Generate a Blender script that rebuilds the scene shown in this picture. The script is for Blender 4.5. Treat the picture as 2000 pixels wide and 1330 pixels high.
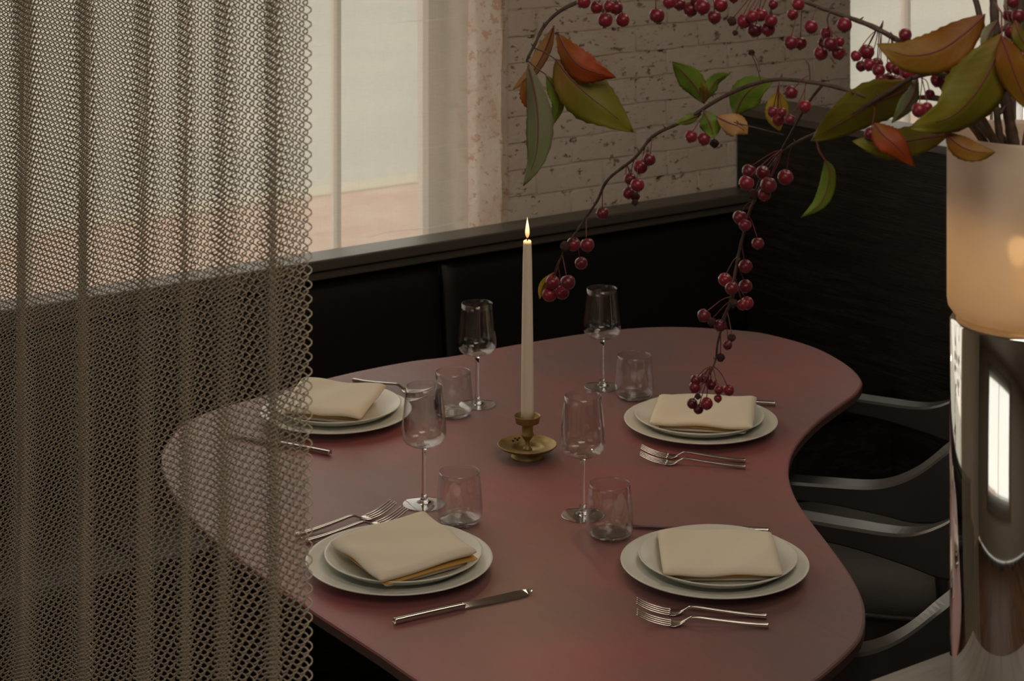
import bpy, math, random
from math import sin, cos, pi, sqrt, atan2, radians
from mathutils import Vector, Matrix

for o in list(bpy.data.objects):
    bpy.data.objects.remove(o, do_unlink=True)
scene = bpy.context.scene
COL = scene.collection
random.seed(7)

# ------------------------------------------------------------------ camera
F = 3850.0            # focal length in pixels of the 2000 x 1330 frame
HOR = -400.0          # pixel row of the horizon (lens is shifted down)
EYE = 1.87
KX, KZ = 0.81373, 0.58124      # camera right = (KX,-KZ), camera forward = (KZ,KX)

def WZ(px, py, Z):
    """photo pixel at depth Z -> world"""
    X = (px - 1000.0) / F * Z
    return Vector((KX * X + KZ * Z, -KZ * X + KX * Z, EYE - (py - HOR) / F * Z))

def W(px, py, z):
    """photo pixel on the horizontal plane z -> world"""
    return WZ(px, py, F * (EYE - z) / (py - HOR))

cam_d = bpy.data.cameras.new('camera')
cam = bpy.data.objects.new('camera', cam_d)
COL.objects.link(cam)
cam.location = (0, 0, EYE)
cam.rotation_euler = (pi / 2, 0, -math.atan2(KZ, KX))
cam_d.sensor_width = 36
cam_d.lens = F / 2000 * 36
cam_d.shift_y = -(665 - HOR) / 2000
cam_d.clip_start = 0.05
cam_d.dof.use_dof = True
cam_d.dof.focus_distance = 2.85
cam_d.dof.aperture_fstop = 13
scene.camera = cam

# ------------------------------------------------------------------ world, lights, exposure
world = bpy.data.worlds.new('sky')
scene.world = world
world.use_nodes = True
wn = world.node_tree
wn.nodes.clear()
wo = wn.nodes.new('ShaderNodeOutputWorld')
bg = wn.nodes.new('ShaderNodeBackground')
tc = wn.nodes.new('ShaderNodeTexCoord')
sx = wn.nodes.new('ShaderNodeSeparateXYZ')
cr = wn.nodes.new('ShaderNodeValToRGB')
cr.color_ramp.elements[0].position = 0.0
cr.color_ramp.elements[0].color = (0.95, 0.90, 0.80, 1)
cr.color_ramp.elements[1].position = 1.0
cr.color_ramp.elements[1].color = (0.80, 0.81, 0.78, 1)
wn.links.new(tc.outputs['Generated'], sx.inputs[0])
wn.links.new(sx.outputs['Z'], cr.inputs[0])
wn.links.new(cr.outputs[0], bg.inputs[0])
bg.inputs[1].default_value = 2.35
wn.links.new(bg.outputs[0], wo.inputs[0])

scene.view_settings.view_transform = 'Standard'
scene.view_settings.look = 'None'
scene.view_settings.gamma = 1
scene.view_settings.use_curve_mapping = False
scene.view_settings.exposure = 0.08

def area(name, loc, rot, size, size_y, energy, color, portal=False):
    l = bpy.data.lights.new(name, 'AREA')
    l.shape = 'RECTANGLE'
    l.size = size
    l.size_y = size_y
    l.energy = energy
    l.color = color
    if portal:
        l.cycles.is_portal = True
    o = bpy.data.objects.new(name, l)
    COL.objects.link(o)
    o.location = loc
    o.rotation_euler = rot
    return o

# daylight enters through the windows
area('daylight_portal', (1.65, 4.28, 1.69), (-pi / 2, 0, 0), 2.25, 2.1, 1, (1, 1, 1), True)
area('daylight_portal', (4.44, 4.28, 1.69), (-pi / 2, 0, 0), 1.1, 2.1, 1, (1, 1, 1), True)
area('daylight_portal', (-2.38, 1.45, 1.72), (0, -pi / 2, 0), 1.8, 2.25, 1, (1, 1, 1), True)
# added soft fill under the unseen ceiling, for the room's own lights
area('ceiling_fill', (0.6, 0.2, 2.84), (0, 0, 0), 1.6, 1.6, 26, (1.0, 0.86, 0.70))
area('ceiling_fill', (2.6, 1.9, 2.84), (0, 0, 0), 0.9, 0.9, 8, (1.0, 0.86, 0.70))

# ------------------------------------------------------------------ material helpers
def mat(name, col=(0.5, 0.5, 0.5), rough=0.5, metal=0.0, spec=0.5, **kw):
    m = bpy.data.materials.new(name)
    m.use_nodes = True
    b = m.node_tree.nodes['Principled BSDF']
    b.inputs['Base Color'].default_value = (*col, 1)
    b.inputs['Roughness'].default_value = rough
    b.inputs['Metallic'].default_value = metal
    b.inputs['Specular IOR Level'].default_value = spec
    for k, v in kw.items():
        b.inputs[k.replace('_', ' ')].default_value = v
    return m

def nd(m, typ, **kw):
    n = m.node_tree.nodes.new(typ)
    for k, v in kw.items():
        if k.startswith('i_'):
            n.inputs[k[2:].replace('_', ' ')].default_value = v
        else:
            setattr(n, k, v)
    return n

def lk(m, a, b):
    m.node_tree.links.new(a, b)

def ramp(m, fac, stops):
    r = nd(m, 'ShaderNodeValToRGB')
    e = r.color_ramp.elements
    while len(e) > 1:
        e.remove(e[-1])
    e[0].position = stops[0][0]
    e[0].color = (*stops[0][1], 1)
    for p, c in stops[1:]:
        x = e.new(p)
        x.color = (*c, 1)
    lk(m, fac, r.inputs[0])
    return r.outputs[0]

def noise(m, scale=5, detail=4, rough=0.5, vec=None, stretch=None, coord='Object', rot=None):
    n = nd(m, 'ShaderNodeTexNoise')
    n.inputs['Scale'].default_value = scale
    n.inputs['Detail'].default_value = detail
    n.inputs['Roughness'].default_value = rough
    t = nd(m, 'ShaderNodeTexCoord')
    mp = nd(m, 'ShaderNodeMapping')
    if stretch:
        mp.inputs['Scale'].default_value = stretch
    if rot:
        mp.inputs['Rotation'].default_value = rot
    lk(m, t.outputs[coord], mp.inputs[0])
    lk(m, mp.outputs[0], n.inputs['Vector'])
    return n.outputs['Fac']

def bump(m, fac, strength=0.2, dist=0.01):
    b = nd(m, 'ShaderNodeBump')
    b.inputs['Strength'].default_value = strength
    b.inputs['Distance'].default_value = dist
    lk(m, fac, b.inputs['Height'])
    lk(m, b.outputs[0], m.node_tree.nodes['Principled BSDF'].inputs['Normal'])

def basecol(m, out):
    lk(m, out, m.node_tree.nodes['Principled BSDF'].inputs['Base Color'])

M = {}
# table: oxblood stained wood
m = M['table'] = mat('oxblood_stained_wood', rough=0.5, spec=1.0, Sheen_Weight=0.16, Sheen_Roughness=0.55)
n1 = noise(m, 3.0, 3, 0.5)
basecol(m, ramp(m, n1, [(0.34, (0.135, 0.052, 0.045)), (0.5, (0.195, 0.052, 0.049)), (0.66, (0.29, 0.045, 0.050))]))
n2 = noise(m, 60, 5, 0.6, stretch=(1, 0.06, 1), rot=(0, 0, 0.9))
bump(m, n2, 0.12, 0.003)
rr = nd(m, 'ShaderNodeMapRange')
rr.inputs['To Min'].default_value = 0.42
rr.inputs['To Max'].default_value = 0.56
lk(m, n2, rr.inputs[0])
lk(m, rr.outputs[0], m.node_tree.nodes['Principled BSDF'].inputs['Roughness'])
M['table_edge'] = mat('dark_table_edge', (0.10, 0.055, 0.048), 0.42)
M['black_metal'] = mat('black_metal', (0.012, 0.011, 0.010), 0.45)
# black stained oak
m = M['oak'] = mat('black_stained_oak', rough=0.5, spec=0.4)
n1 = noise(m, 14, 6, 0.65, stretch=(1, 0.35, 4.5))
n2 = noise(m, 90, 3, 0.6, stretch=(1, 0.12, 4))
basecol(m, ramp(m, n1, [(0.35, (0.010, 0.009, 0.008)), (0.52, (0.020, 0.017, 0.014)), (0.58, (0.036, 0.032, 0.026)), (0.66, (0.012, 0.011, 0.009))]))
bump(m, n2, 0.5, 0.004)
# leather
def leather(name, c, rough=0.42, s=0.25):
    m = mat(name, c, rough, spec=0.4)
    v = nd(m, 'ShaderNodeTexVoronoi')
    v.inputs['Scale'].default_value = 420
    t = nd(m, 'ShaderNodeTexCoord')
    lk(m, t.outputs['Object'], v.inputs['Vector'])
    bump(m, v.outputs['Distance'], s, 0.002)
    return m
M['leather'] = leather('black_leather', (0.012, 0.011, 0.010), 0.42, 0.15)
M['seat_leather'] = leather('charcoal_leather', (0.10, 0.092, 0.082), 0.42, 0.35)
M['chair_frame'] = mat('black_lacquered_wood', (0.035, 0.035, 0.034), 0.36, spec=1.0, Coat_Weight=0.6, Coat_Roughness=0.3)
# ledge
m = M['ledge'] = mat('dark_stained_ledge', (0.10, 0.088, 0.072), 0.38, spec=0.8)
bump(m, noise(m, 50, 4, 0.6, stretch=(0.05, 1, 1)), 0.15, 0.003)
# grey weathered oak
m = M['grey_oak'] = mat('grey_oak', rough=0.5)
n1 = noise(m, 30, 5, 0.6, stretch=(0.07, 1, 1))
basecol(m, ramp(m, n1, [(0.3, (0.12, 0.105, 0.09)), (0.5, (0.20, 0.18, 0.155)), (0.7, (0.16, 0.14, 0.12))]))
bump(m, n1, 0.25, 0.003)
# floor planks
m = M['plank'] = mat('brown_floor_board', rough=0.5)
n1 = noise(m, 16, 5, 0.6, stretch=(0.12, 1, 1))
oi = nd(m, 'ShaderNodeObjectInfo')
hs = nd(m, 'ShaderNodeHueSaturation')
mr = nd(m, 'ShaderNodeMapRange')
mr.inputs['To Min'].default_value = 0.7
mr.inputs['To Max'].default_value = 1.25
lk(m, oi.outputs['Random'], mr.inputs[0])
lk(m, mr.outputs[0], hs.inputs['Value'])
lk(m, ramp(m, n1, [(0.3, (0.055, 0.026, 0.012)), (0.55, (0.13, 0.062, 0.030)), (0.75, (0.19, 0.10, 0.052))]), hs.inputs['Color'])
basecol(m, hs.outputs[0])
bump(m, n1, 0.2, 0.003)
M['subfloor'] = mat('dark_subfloor', (0.015, 0.009, 0.006), 0.8)
# plaster / room
m = M['wall'] = mat('warm_plaster', (0.40, 0.35, 0.29), 0.85)
bump(m, noise(m, 12, 5, 0.6), 0.15, 0.01)
M['ceiling'] = mat('ceiling_paint', (0.50, 0.46, 0.40), 0.9)
# whitewashed brick, red showing through where the paint has flaked
def brickmat(name, paint_a, paint_b, flake, thr):
    m = mat(name, rough=0.75, spec=0.3)
    g = nd(m, 'ShaderNodeNewGeometry')
    def wn_(scale, det, rgh, stretch=(1, 1, 1)):
        n = nd(m, 'ShaderNodeTexNoise')
        n.inputs['Scale'].default_value = scale
        n.inputs['Detail'].default_value = det
        n.inputs['Roughness'].default_value = rgh
        mp = nd(m, 'ShaderNodeMapping')
        mp.inputs['Scale'].default_value = stretch
        lk(m, g.outputs['Position'], mp.inputs[0])
        lk(m, mp.outputs[0], n.inputs['Vector'])
        return n.outputs['Fac']
    a = wn_(9, 4, 0.6)
    pc = ramp(m, a, [(0.3, paint_a), (0.7, paint_b)])
    b = wn_(26, 5, 0.72, (1, 1, 1.8))
    b2 = wn_(70, 5, 0.72, (.45, 1, 2.4))
    mxx = nd(m, 'ShaderNodeMath', operation='MAXIMUM')
    k1 = ramp(m, b, [(thr, (0, 0, 0)), (thr + 0.025, (1, 1, 1))])
    k2 = ramp(m, b2, [(thr + .03, (0, 0, 0)), (thr + 0.05, (1, 1, 1))])
    lk(m, k1, mxx.inputs[0])
    b3 = wn_(5, 2, 0.5)
    k3 = ramp(m, b3, [(0.45, (0, 0, 0)), (0.62, (1, 1, 1))])
    ml = nd(m, 'ShaderNodeMath', operation='MULTIPLY')
    lk(m, k2, ml.inputs[0])
    lk(m, k3, ml.inputs[1])
    lk(m, ml.outputs[0], mxx.inputs[1])
    k = mxx.outputs[0]
    mx = nd(m, 'ShaderNodeMix', data_type='RGBA')
    lk(m, k, mx.inputs['Factor'])
    lk(m, pc, mx.inputs['A'])
    mx.inputs['B'].default_value = (*flake, 1)
    basecol(m, mx.outputs['Result'])
    c = wn_(70, 5, 0.7)
    ad = nd(m, 'ShaderNodeMath', operation='SUBTRACT')
    lk(m, c, ad.inputs[0])
    lk(m, k, ad.inputs[1])
    bump(m, ad.outputs[0], 0.55, 0.006)
    return m
M['brick'] = brickmat('whitewashed_brick', (0.80, 0.68, 0.57), (0.88, 0.79, 0.69), (0.36, 0.23, 0.17), 0.60)
M['mortar'] = brickmat('whitewashed_mortar', (0.70, 0.60, 0.50), (0.80, 0.72, 0.62), (0.14, 0.09, 0.06), 0.585)
M['jamb'] = brickmat('peeling_plaster', (0.70, 0.54, 0.43), (0.82, 0.74, 0.63), (0.66, 0.42, 0.31), 0.57)
M['win_frame'] = mat('window_frame_paint', (0.75, 0.66, 0.60), 0.5)

def clear_pane(name, refl=0.08):
    m = bpy.data.materials.new(name)
    m.use_nodes = True
    t = m.node_tree
    t.nodes.clear()
    o = t.nodes.new('ShaderNodeOutputMaterial')
    tr = t.nodes.new('ShaderNodeBsdfTransparent')
    gl = t.nodes.new('ShaderNodeBsdfGlossy')
    gl.inputs['Roughness'].default_value = 0.02
    fr = t.nodes.new('ShaderNodeLayerWeight')
    fr.inputs['Blend'].default_value = refl
    mx = t.nodes.new('ShaderNodeMixShader')
    t.links.new(fr.outputs['Fresnel'], mx.inputs[0])
    t.links.new(tr.outputs[0], mx.inputs[1])
    t.links.new(gl.outputs[0], mx.inputs[2])
    t.links.new(mx.outputs[0], o.inputs[0])
    return m
M['pane'] = clear_pane('window_glass', 0.12)

def thin_glass(name, base, power):
    m = bpy.data.materials.new(name)
    m.use_nodes = True
    t = m.node_tree
    t.nodes.clear()
    o = t.nodes.new('ShaderNodeOutputMaterial')
    tr = t.nodes.new('ShaderNodeBsdfTransparent')
    tr.inputs[0].default_value = (0.985, 0.985, 0.98, 1)
    gl = t.nodes.new('ShaderNodeBsdfGlossy')
    gl.inputs['Roughness'].default_value = 0.01
    lw = t.nodes.new('ShaderNodeLayerWeight')
    lw.inputs['Blend'].default_value = 0.5
    pw = t.nodes.new('ShaderNodeMath')
    pw.operation = 'POWER'
    pw.inputs[1].default_value = power
    t.links.new(lw.outputs['Facing'], pw.inputs[0])
    fr = t.nodes.new('ShaderNodeMath')
    fr.operation = 'MULTIPLY_ADD'
    fr.inputs[1].default_value = 0.90
    fr.inputs[2].default_value = base
    t.links.new(pw.outputs[0], fr.inputs[0])
    mx = t.nodes.new('ShaderNodeMixShader')
    t.links.new(fr.outputs[0], mx.inputs[0])
    t.links.new(tr.outputs[0], mx.inputs[1])
    t.links.new(gl.outputs[0], mx.inputs[2])
    t.links.new(mx.outputs[0], o.inputs[0])
    return m
M['thin_glass'] = thin_glass('blown_glass', .065, 3.0)
M['base_glass'] = thin_glass('thick_glass', .10, 2.0)
M['solid_glass'] = mat('solid_glass', (1, 1, 1), 0.0, **{'Transmission_Weight': 1.0, 'IOR': 1.45})

# sheer linen
m = M['sheer'] = bpy.data.materials.new('sheer_linen')
m.use_nodes = True
t = m.node_tree
t.nodes.clear()
o_ = t.nodes.new('ShaderNodeOutputMaterial')
tr = t.nodes.new('ShaderNodeBsdfTransparent')
tr.inputs[0].default_value = (1.0, 0.97, 0.93, 1)
df = t.nodes.new('ShaderNodeBsdfDiffuse')
tl = t.nodes.new('ShaderNodeBsdfTranslucent')
df.inputs[0].default_value = (0.72, 0.70, 0.66, 1)
tl.inputs[0].default_value = (0.42, 0.395, 0.33, 1)
mx1 = t.nodes.new('ShaderNodeMixShader')
mx1.inputs[0].default_value = 0.72
t.links.new(df.outputs[0], mx1.inputs[1])
t.links.new(tl.outputs[0], mx1.inputs[2])
mx2 = t.nodes.new('ShaderNodeMixShader')
def _n(scale, stretch, lo, hi, a, b, det=3, dist=0.0):
    tcx = t.nodes.new('ShaderNodeTexCoord')
    mp = t.nodes.new('ShaderNodeMapping')
    mp.inputs['Scale'].default_value = stretch
    nz = t.nodes.new('ShaderNodeTexNoise')
    nz.inputs['Scale'].default_value = scale
    nz.inputs['Detail'].default_value = det
    nz.inputs['Distortion'].default_value = dist
    mr = t.nodes.new('ShaderNodeMapRange')
    mr.inputs['From Min'].default_value = lo
    mr.inputs['From Max'].default_value = hi
    mr.inputs['To Min'].default_value = a
    mr.inputs['To Max'].default_value = b
    t.links.new(tcx.outputs['Object'], mp.inputs[0])
    t.links.new(mp.outputs[0], nz.inputs['Vector'])
    t.links.new(nz.outputs['Fac'], mr.inputs[0])
    return mr.outputs[0]
weave = _n(14, (2.2, 1, 30), 0.35, 0.65, -0.03, 0.03)
weft = _n(10, (30, 1, 1), 0.35, 0.65, -0.02, 0.02)
slub = _n(5, (0.25, 1, 34), 0.66, 0.72, 0.0, 0.22, 2)
def add_(a, b):
    x = t.nodes.new('ShaderNodeMath')
    x.operation = 'ADD'
    t.links.new(a, x.inputs[0])
    if isinstance(b, float):
        x.inputs[1].default_value = b
    else:
        t.links.new(b, x.inputs[1])
    return x.outputs[0]
fac = add_(add_(add_(weave, weft), slub), 0.63)
t.links.new(fac, mx2.inputs[0])
t.links.new(tr.outputs[0], mx2.inputs[1])
t.links.new(mx1.outputs[0], mx2.inputs[2])
t.links.new(mx2.outputs[0], o_.inputs[0])

M['porcelain'] = mat('white_porcelain', (0.74, 0.74, 0.67), 0.28, spec=0.45)
M['steel'] = mat('polished_steel', (0.62, 0.58, 0.53), 0.16, 1.0)
M['brass'] = mat('aged_brass', (0.30, 0.205, 0.075), 0.48, 0.65)
m = M['brass']
basecol(m, ramp(m, noise(m, 40, 4, 0.6), [(0.3, (0.22, 0.15, 0.05)), (0.65, (0.42, 0.30, 0.12))]))
M['wax'] = mat('ivory_wax', (0.86, 0.78, 0.62), 0.45, Subsurface_Weight=0.35, Subsurface_Radius=(0.012, 0.008, 0.005), Subsurface_Scale=1.0)
M['wick'] = mat('charred_wick', (0.01, 0.008, 0.006), 0.9)
M['coil'] = mat('anodised_bronze_wire', (0.46, 0.395, 0.30), 0.34, 0.4, spec=0.5)
M['chrome'] = mat('chrome', (0.80, 0.79, 0.77), 0.045, 1.0)
M['soil'] = mat('dark_liner', (0.10, 0.075, 0.05), 0.6)

def cloth(name, c, trans=0.25, inner=None):
    m = bpy.data.materials.new(name)
    m.use_nodes = True
    t = m.node_tree
    b = t.nodes['Principled BSDF']
    b.inputs['Base Color'].default_value = (*c, 1)
    b.inputs['Roughness'].default_value = 0.85
    b.inputs['Specular IOR Level'].default_value = 0.15
    b.inputs['Sheen Weight'].default_value = 0.15
    tl = t.nodes.new('ShaderNodeBsdfTranslucent')
    tl.inputs[0].default_value = (c[0], c[1] * 0.86, c[2] * 0.6, 1)
    mx = t.nodes.new('ShaderNodeMixShader')
    mx.inputs[0].default_value = trans
    t.links.new(b.outputs[0], mx.inputs[1])
    t.links.new(tl.outputs[0], mx.inputs[2])
    t.links.new(mx.outputs[0], t.nodes['Material Output'].inputs[0])
    bump(m, noise(m, 260, 2, 0.5), 0.12, 0.001)
    return m
M['napkin'] = cloth('cream_linen', (0.86, 0.78, 0.63), 0.08)
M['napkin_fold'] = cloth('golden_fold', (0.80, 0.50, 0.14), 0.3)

# frosted glass of the lamp vase
m = M['frost'] = bpy.data.materials.new('frosted_glass')
m.use_nodes = True
t = m.node_tree
t.nodes.clear()
o_ = t.nodes.new('ShaderNodeOutputMaterial')
df = t.nodes.new('ShaderNodeBsdfDiffuse')
df.inputs[0].default_value = (0.80, 0.70, 0.60, 1)
tl = t.nodes.new('ShaderNodeBsdfTranslucent')
tl.inputs[0].default_value = (0.90, 0.78, 0.66, 1)
gl = t.nodes.new('ShaderNodeBsdfGlossy')
gl.inputs['Roughness'].default_value = 0.35
gl.inputs[0].default_value = (0.8, 0.8, 0.8, 1)
a = t.nodes.new('ShaderNodeMixShader')
a.inputs[0].default_value = 0.62
b = t.nodes.new('ShaderNodeMixShader')
b.inputs[0].default_value = 0.05
t.links.new(df.outputs[0], a.inputs[1])
t.links.new(tl.outputs[0], a.inputs[2])
t.links.new(a.outputs[0], b.inputs[1])
t.links.new(gl.outputs[0], b.inputs[2])
rf = t.nodes.new('ShaderNodeBsdfGlass')
rf.inputs['Roughness'].default_value = 0.42
rf.inputs['IOR'].default_value = 1.12
rf.inputs[0].default_value = (0.95, 0.86, 0.74, 1)
c_ = t.nodes.new('ShaderNodeMixShader')
c_.inputs[0].default_value = 0.22
t.links.new(b.outputs[0], c_.inputs[1])
t.links.new(rf.outputs[0], c_.inputs[2])
t.links.new(c_.outputs[0], o_.inputs[0])

def emis(name, c, s):
    m = bpy.data.materials.new(name)
    m.use_nodes = True
    t = m.node_tree
    t.nodes.clear()
    o = t.nodes.new('ShaderNodeOutputMaterial')
    e = t.nodes.new('ShaderNodeEmission')
    e.inputs[0].default_value = (*c, 1)
    e.inputs[1].default_value = s
    t.links.new(e.outputs[0], o.inputs[0])
    return m
M['bulb'] = emis('warm_bulb', (1.0, 0.58, 0.12), 1.8)
# flame: orange at the base, pale yellow core
m = M['flame'] = emis('candle_flame', (1, 0.6, 0.2), 6)
t = m.node_tree
e = [x for x in t.nodes if x.type == 'EMISSION'][0]
tcx = t.nodes.new('ShaderNodeTexCoord')
sp = t.nodes.new('ShaderNodeSeparateXYZ')
t.links.new(tcx.outputs['Generated'], sp.inputs[0])
r = t.nodes.new('ShaderNodeValToRGB')
el = r.color_ramp.elements
el[0].position = 0.0
el[0].color = (0.5, 0.10, 0.02, 1)
el[1].position = 1.0
el[1].color = (1.0, 0.45, 0.14, 1)
x = el.new(0.35)
x.color = (1.0, 0.62, 0.26, 1)
x = el.new(0.7)
x.color = (1.0, 0.80, 0.50, 1)
t.links.new(sp.outputs[2], r.inputs[0])
t.links.new(r.outputs[0], e.inputs[0])
e.inputs[1].default_value = 1.7

# berries, bark, leaves
m = M['berry'] = mat('crabapple_skin', rough=0.32, spec=0.5)
oi = nd(m, 'ShaderNodeObjectInfo')
n1 = noise(m, 140, 3, 0.6)
c1 = ramp(m, oi.outputs['Random'], [(0.0, (0.11, 0.005, 0.014)), (0.5, (0.165, 0.007, 0.020)), (1.0, (0.24, 0.010, 0.028))])
mx = nd(m, 'ShaderNodeMix', data_type='RGBA', blend_type='MULTIPLY')
mx.inputs['Factor'].default_value = 0.7
lk(m, c1, mx.inputs['A'])
lk(m, ramp(m, n1, [(0.3, (0.6, 0.6, 0.6)), (0.7, (1.1, 1.1, 1.1))]), mx.inputs['B'])
basecol(m, mx.outputs['Result'])
m.node_tree.nodes['Principled BSDF'].inputs['Sheen Weight'].default_value = 0.12
M['dried'] = mat('shrivelled_fruit', (0.065, 0.020, 0.014), 0.7)
bump(M['dried'], noise(M['dried'], 200, 3, 0.6), 0.6, 0.004)
M['calyx'] = mat('calyx', (0.05, 0.03, 0.018), 0.8)
M['pedicel'] = mat('red_pedicel', (0.17, 0.035, 0.04), 0.5)
m = M['bark'] = mat('brown_bark', rough=0.7)
n1 = noise(m, 90, 4, 0.6)
basecol(m, ramp(m, n1, [(0.3, (0.040, 0.026, 0.020)), (0.7, (0.12, 0.075, 0.055))]))
bump(m, n1, 0.5, 0.003)

LEAF = {}
def leafmat(name, a, b, c, trans=0.35):
    """a base colour, b middle, c tip colour; along the leaf by UV"""
    m = bpy.data.materials.new(name)
    m.use_nodes = True
    t = m.node_tree
    P = t.nodes['Principled BSDF']
    P.inputs['Roughness'].default_value = 0.5
    P.inputs['Specular IOR Level'].default_value = 0.35
    uv = nd(m, 'ShaderNodeTexCoord')
    s = nd(m, 'ShaderNodeSeparateXYZ')
    lk(m, uv.outputs['UV'], s.inputs[0])
    nz = noise(m, 34, 6, 0.68)
    ad = nd(m, 'ShaderNodeMath', operation='MULTIPLY_ADD')
    lk(m, nz, ad.inputs[0])
    ad.inputs[1].default_value = 1.5
    lk(m, s.outputs[0], ad.inputs[2])
    sb = nd(m, 'ShaderNodeMath', operation='SUBTRACT')
    lk(m, ad.outputs[0], sb.inputs[0])
    sb.inputs[1].default_value = 0.75
    col = ramp(m, sb.outputs[0], [(0.0, a), (0.5, b), (1.0, c)])
    # side veins
    ab = nd(m, 'ShaderNodeMath', operation='SUBTRACT')
    lk(m, s.outputs[1], ab.inputs[0])
    ab.inputs[1].default_value = 0.5
    ab2 = nd(m, 'ShaderNodeMath', operation='ABSOLUTE')
    lk(m, ab.outputs[0], ab2.inputs[0])
    v = nd(m, 'ShaderNodeMath', operation='MULTIPLY_ADD')
    lk(m, ab2.outputs[0], v.inputs[0])
    v.inputs[1].default_value = -0.5
    lk(m, s.outputs[0], v.inputs[2])
    v2 = nd(m, 'ShaderNodeMath', operation='MULTIPLY')
    lk(m, v.outputs[0], v2.inputs[0])
    v2.inputs[1].default_value = 60
    sn = nd(m, 'ShaderNodeMath', operation='SINE')
    lk(m, v2.outputs[0], sn.inputs[0])
    mr = nd(m, 'ShaderNodeMapRange')
    mr.inputs['From Min'].default_value = 0.8
    mr.inputs['To Max'].default_value = 0.08
    lk(m, sn.outputs[0], mr.inputs[0])
    mx = nd(m, 'ShaderNodeMix', data_type='RGBA')
    lk(m, mr.outputs[0], mx.inputs['Factor'])
    lk(m, col, mx.inputs['A'])
    mx.inputs['B'].default_value = (a[0] * 0.5, a[1] * 0.45, a[2] * 0.4, 1)
    basecol(m, mx.outputs['Result'])
    tl = nd(m, 'ShaderNodeBsdfTranslucent')
    lk(m, mx.outputs['Result'], tl.inputs[0])
    ms = nd(m, 'ShaderNodeMixShader')
    ms.inputs[0].default_value = trans
    lk(m, P.outputs[0], ms.inputs[1])
    lk(m, tl.outputs[0], ms.inputs[2])
    lk(m, ms.outputs[0], t.nodes['Material Output'].inputs[0])
    bump(m, sn.outputs[0], 0.05, 0.001)
    LEAF[name] = m
leafmat('olive_leaf', (0.26, 0.14, 0.015), (0.21, 0.19, 0.018), (0.25, 0.22, 0.022), .42)
leafmat('green_leaf', (0.13, 0.20, 0.02), (0.19, 0.28, 0.03), (0.17, 0.26, 0.035))
leafmat('orange_leaf', (0.34, 0.19, 0.02), (0.44, 0.15, 0.02), (0.40, 0.085, 0.02))
leafmat('amber_leaf', (0.26, 0.085, 0.012), (0.29, 0.125, 0.012), (0.28, 0.16, 0.018))
leafmat('red_orange_leaf', (0.34, 0.13, 0.022), (0.42, 0.085, 0.022), (0.40, 0.07, 0.015))
leafmat('grey_green_leaf', (0.25, 0.25, 0.14), (0.25, 0.26, 0.15), (0.23, 0.26, 0.10))
leafmat('yellow_leaf', (0.48, 0.34, 0.03), (0.50, 0.37, 0.04), (0.45, 0.30, 0.03))
leafmat('peach_leaf', (0.48, 0.26, 0.10), (0.55, 0.32, 0.14), (0.50, 0.28, 0.10))

# ------------------------------------------------------------------ mesh helpers
def obj(name, verts, faces, material=None, parent=None, smooth=False, uvs=None, props=None):
    me = bpy.data.meshes.new(name)
    me.from_pydata([tuple(v) for v in verts], [], faces)
    me.validate()
    me.update()
    if smooth:
        me.polygons.foreach_set('use_smooth', [True] * len(me.polygons))
    if uvs:
        ul = me.uv_layers.new(name='UVMap')
        for lp in me.loops:
            ul.data[lp.index].uv = uvs[lp.vertex_index]
    o = bpy.data.objects.new(name, me)
    COL.objects.link(o)
    if material:
        me.materials.append(material)
    if parent:
        o.parent = parent
    if props:
        for k, v in props.items():
            o[k] = v
    return o

def tag(o, label, cat, group=None, kind=None):
    o['label'] = label
    o['category'] = cat
    if group:
        o['group'] = group
    if kind:
        o['kind'] = kind
    return o

def empty(name, loc=(0, 0, 0), rz=0):
    o = bpy.data.objects.new(name, None)
    COL.objects.link(o)
    o.location = loc
    o.rotation_euler = (0, 0, rz)
    o.empty_display_size = 0.05
    return o

def dup(root, loc, rz, label):
    r = root.copy()
    COL.objects.link(r)
    r.location = loc
    r.rotation_euler = (0, 0, rz)
    r['label'] = label
    for ch in root.children:
        c = ch.copy()
        COL.objects.link(c)
        c.parent = r
        for g in ch.children:
            d = g.copy()
            COL.objects.link(d)
            d.parent = c
    return r

def box(x0, x1, y0, y1, z0, z1):
    v = [(x0, y0, z0), (x1, y0, z0), (x1, y1, z0), (x0, y1, z0), (x0, y0, z1), (x1, y0, z1), (x1, y1, z1), (x0, y1, z1)]
    f = [(0, 3, 2, 1), (4, 5, 6, 7), (0, 1, 5, 4), (1, 2, 6, 5), (2, 3, 7, 6), (3, 0, 4, 7)]
    return v, f

def boxes(lst):
    V, Fc = [], []
    for b in lst:
        v, f = box(*b)
        k = len(V)
        V += v
        Fc += [tuple(i + k for i in q) for q in f]
    return V, Fc

def bev(o, w=0.003, seg=2):
    md = o.modifiers.new('bevel', 'BEVEL')
    md.width = w
    md.segments = seg
    md.limit_method = 'ANGLE'
    return o

def lathe(prof, segs=48, close=True):
    """profile [(r,z)...]; r=0 endpoints become poles"""
    V, Fc, ring = [], [], []
    for (r, z) in prof:
        if r < 1e-6:
            ring.append([len(V)])
            V.append((0, 0, z))
        else:
            ring.append(list(range(len(V), len(V) + segs)))
            for i in range(segs):
                a = 2 * pi * i / segs
                V.append((r * cos(a), r * sin(a), z))
    for a, b in zip(ring[:-1], ring[1:]):
        for i in range(segs):
            j = (i + 1) % segs
            if len(a) == 1 and len(b) == 1:
                continue
            if len(a) == 1:
                Fc.append((a[0], b[j], b[i]))
            elif len(b) == 1:
                Fc.append((a[i], a[j], b[0]))
            else:
                Fc.append((a[i], a[j], b[j], b[i]))
    return V, Fc

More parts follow.
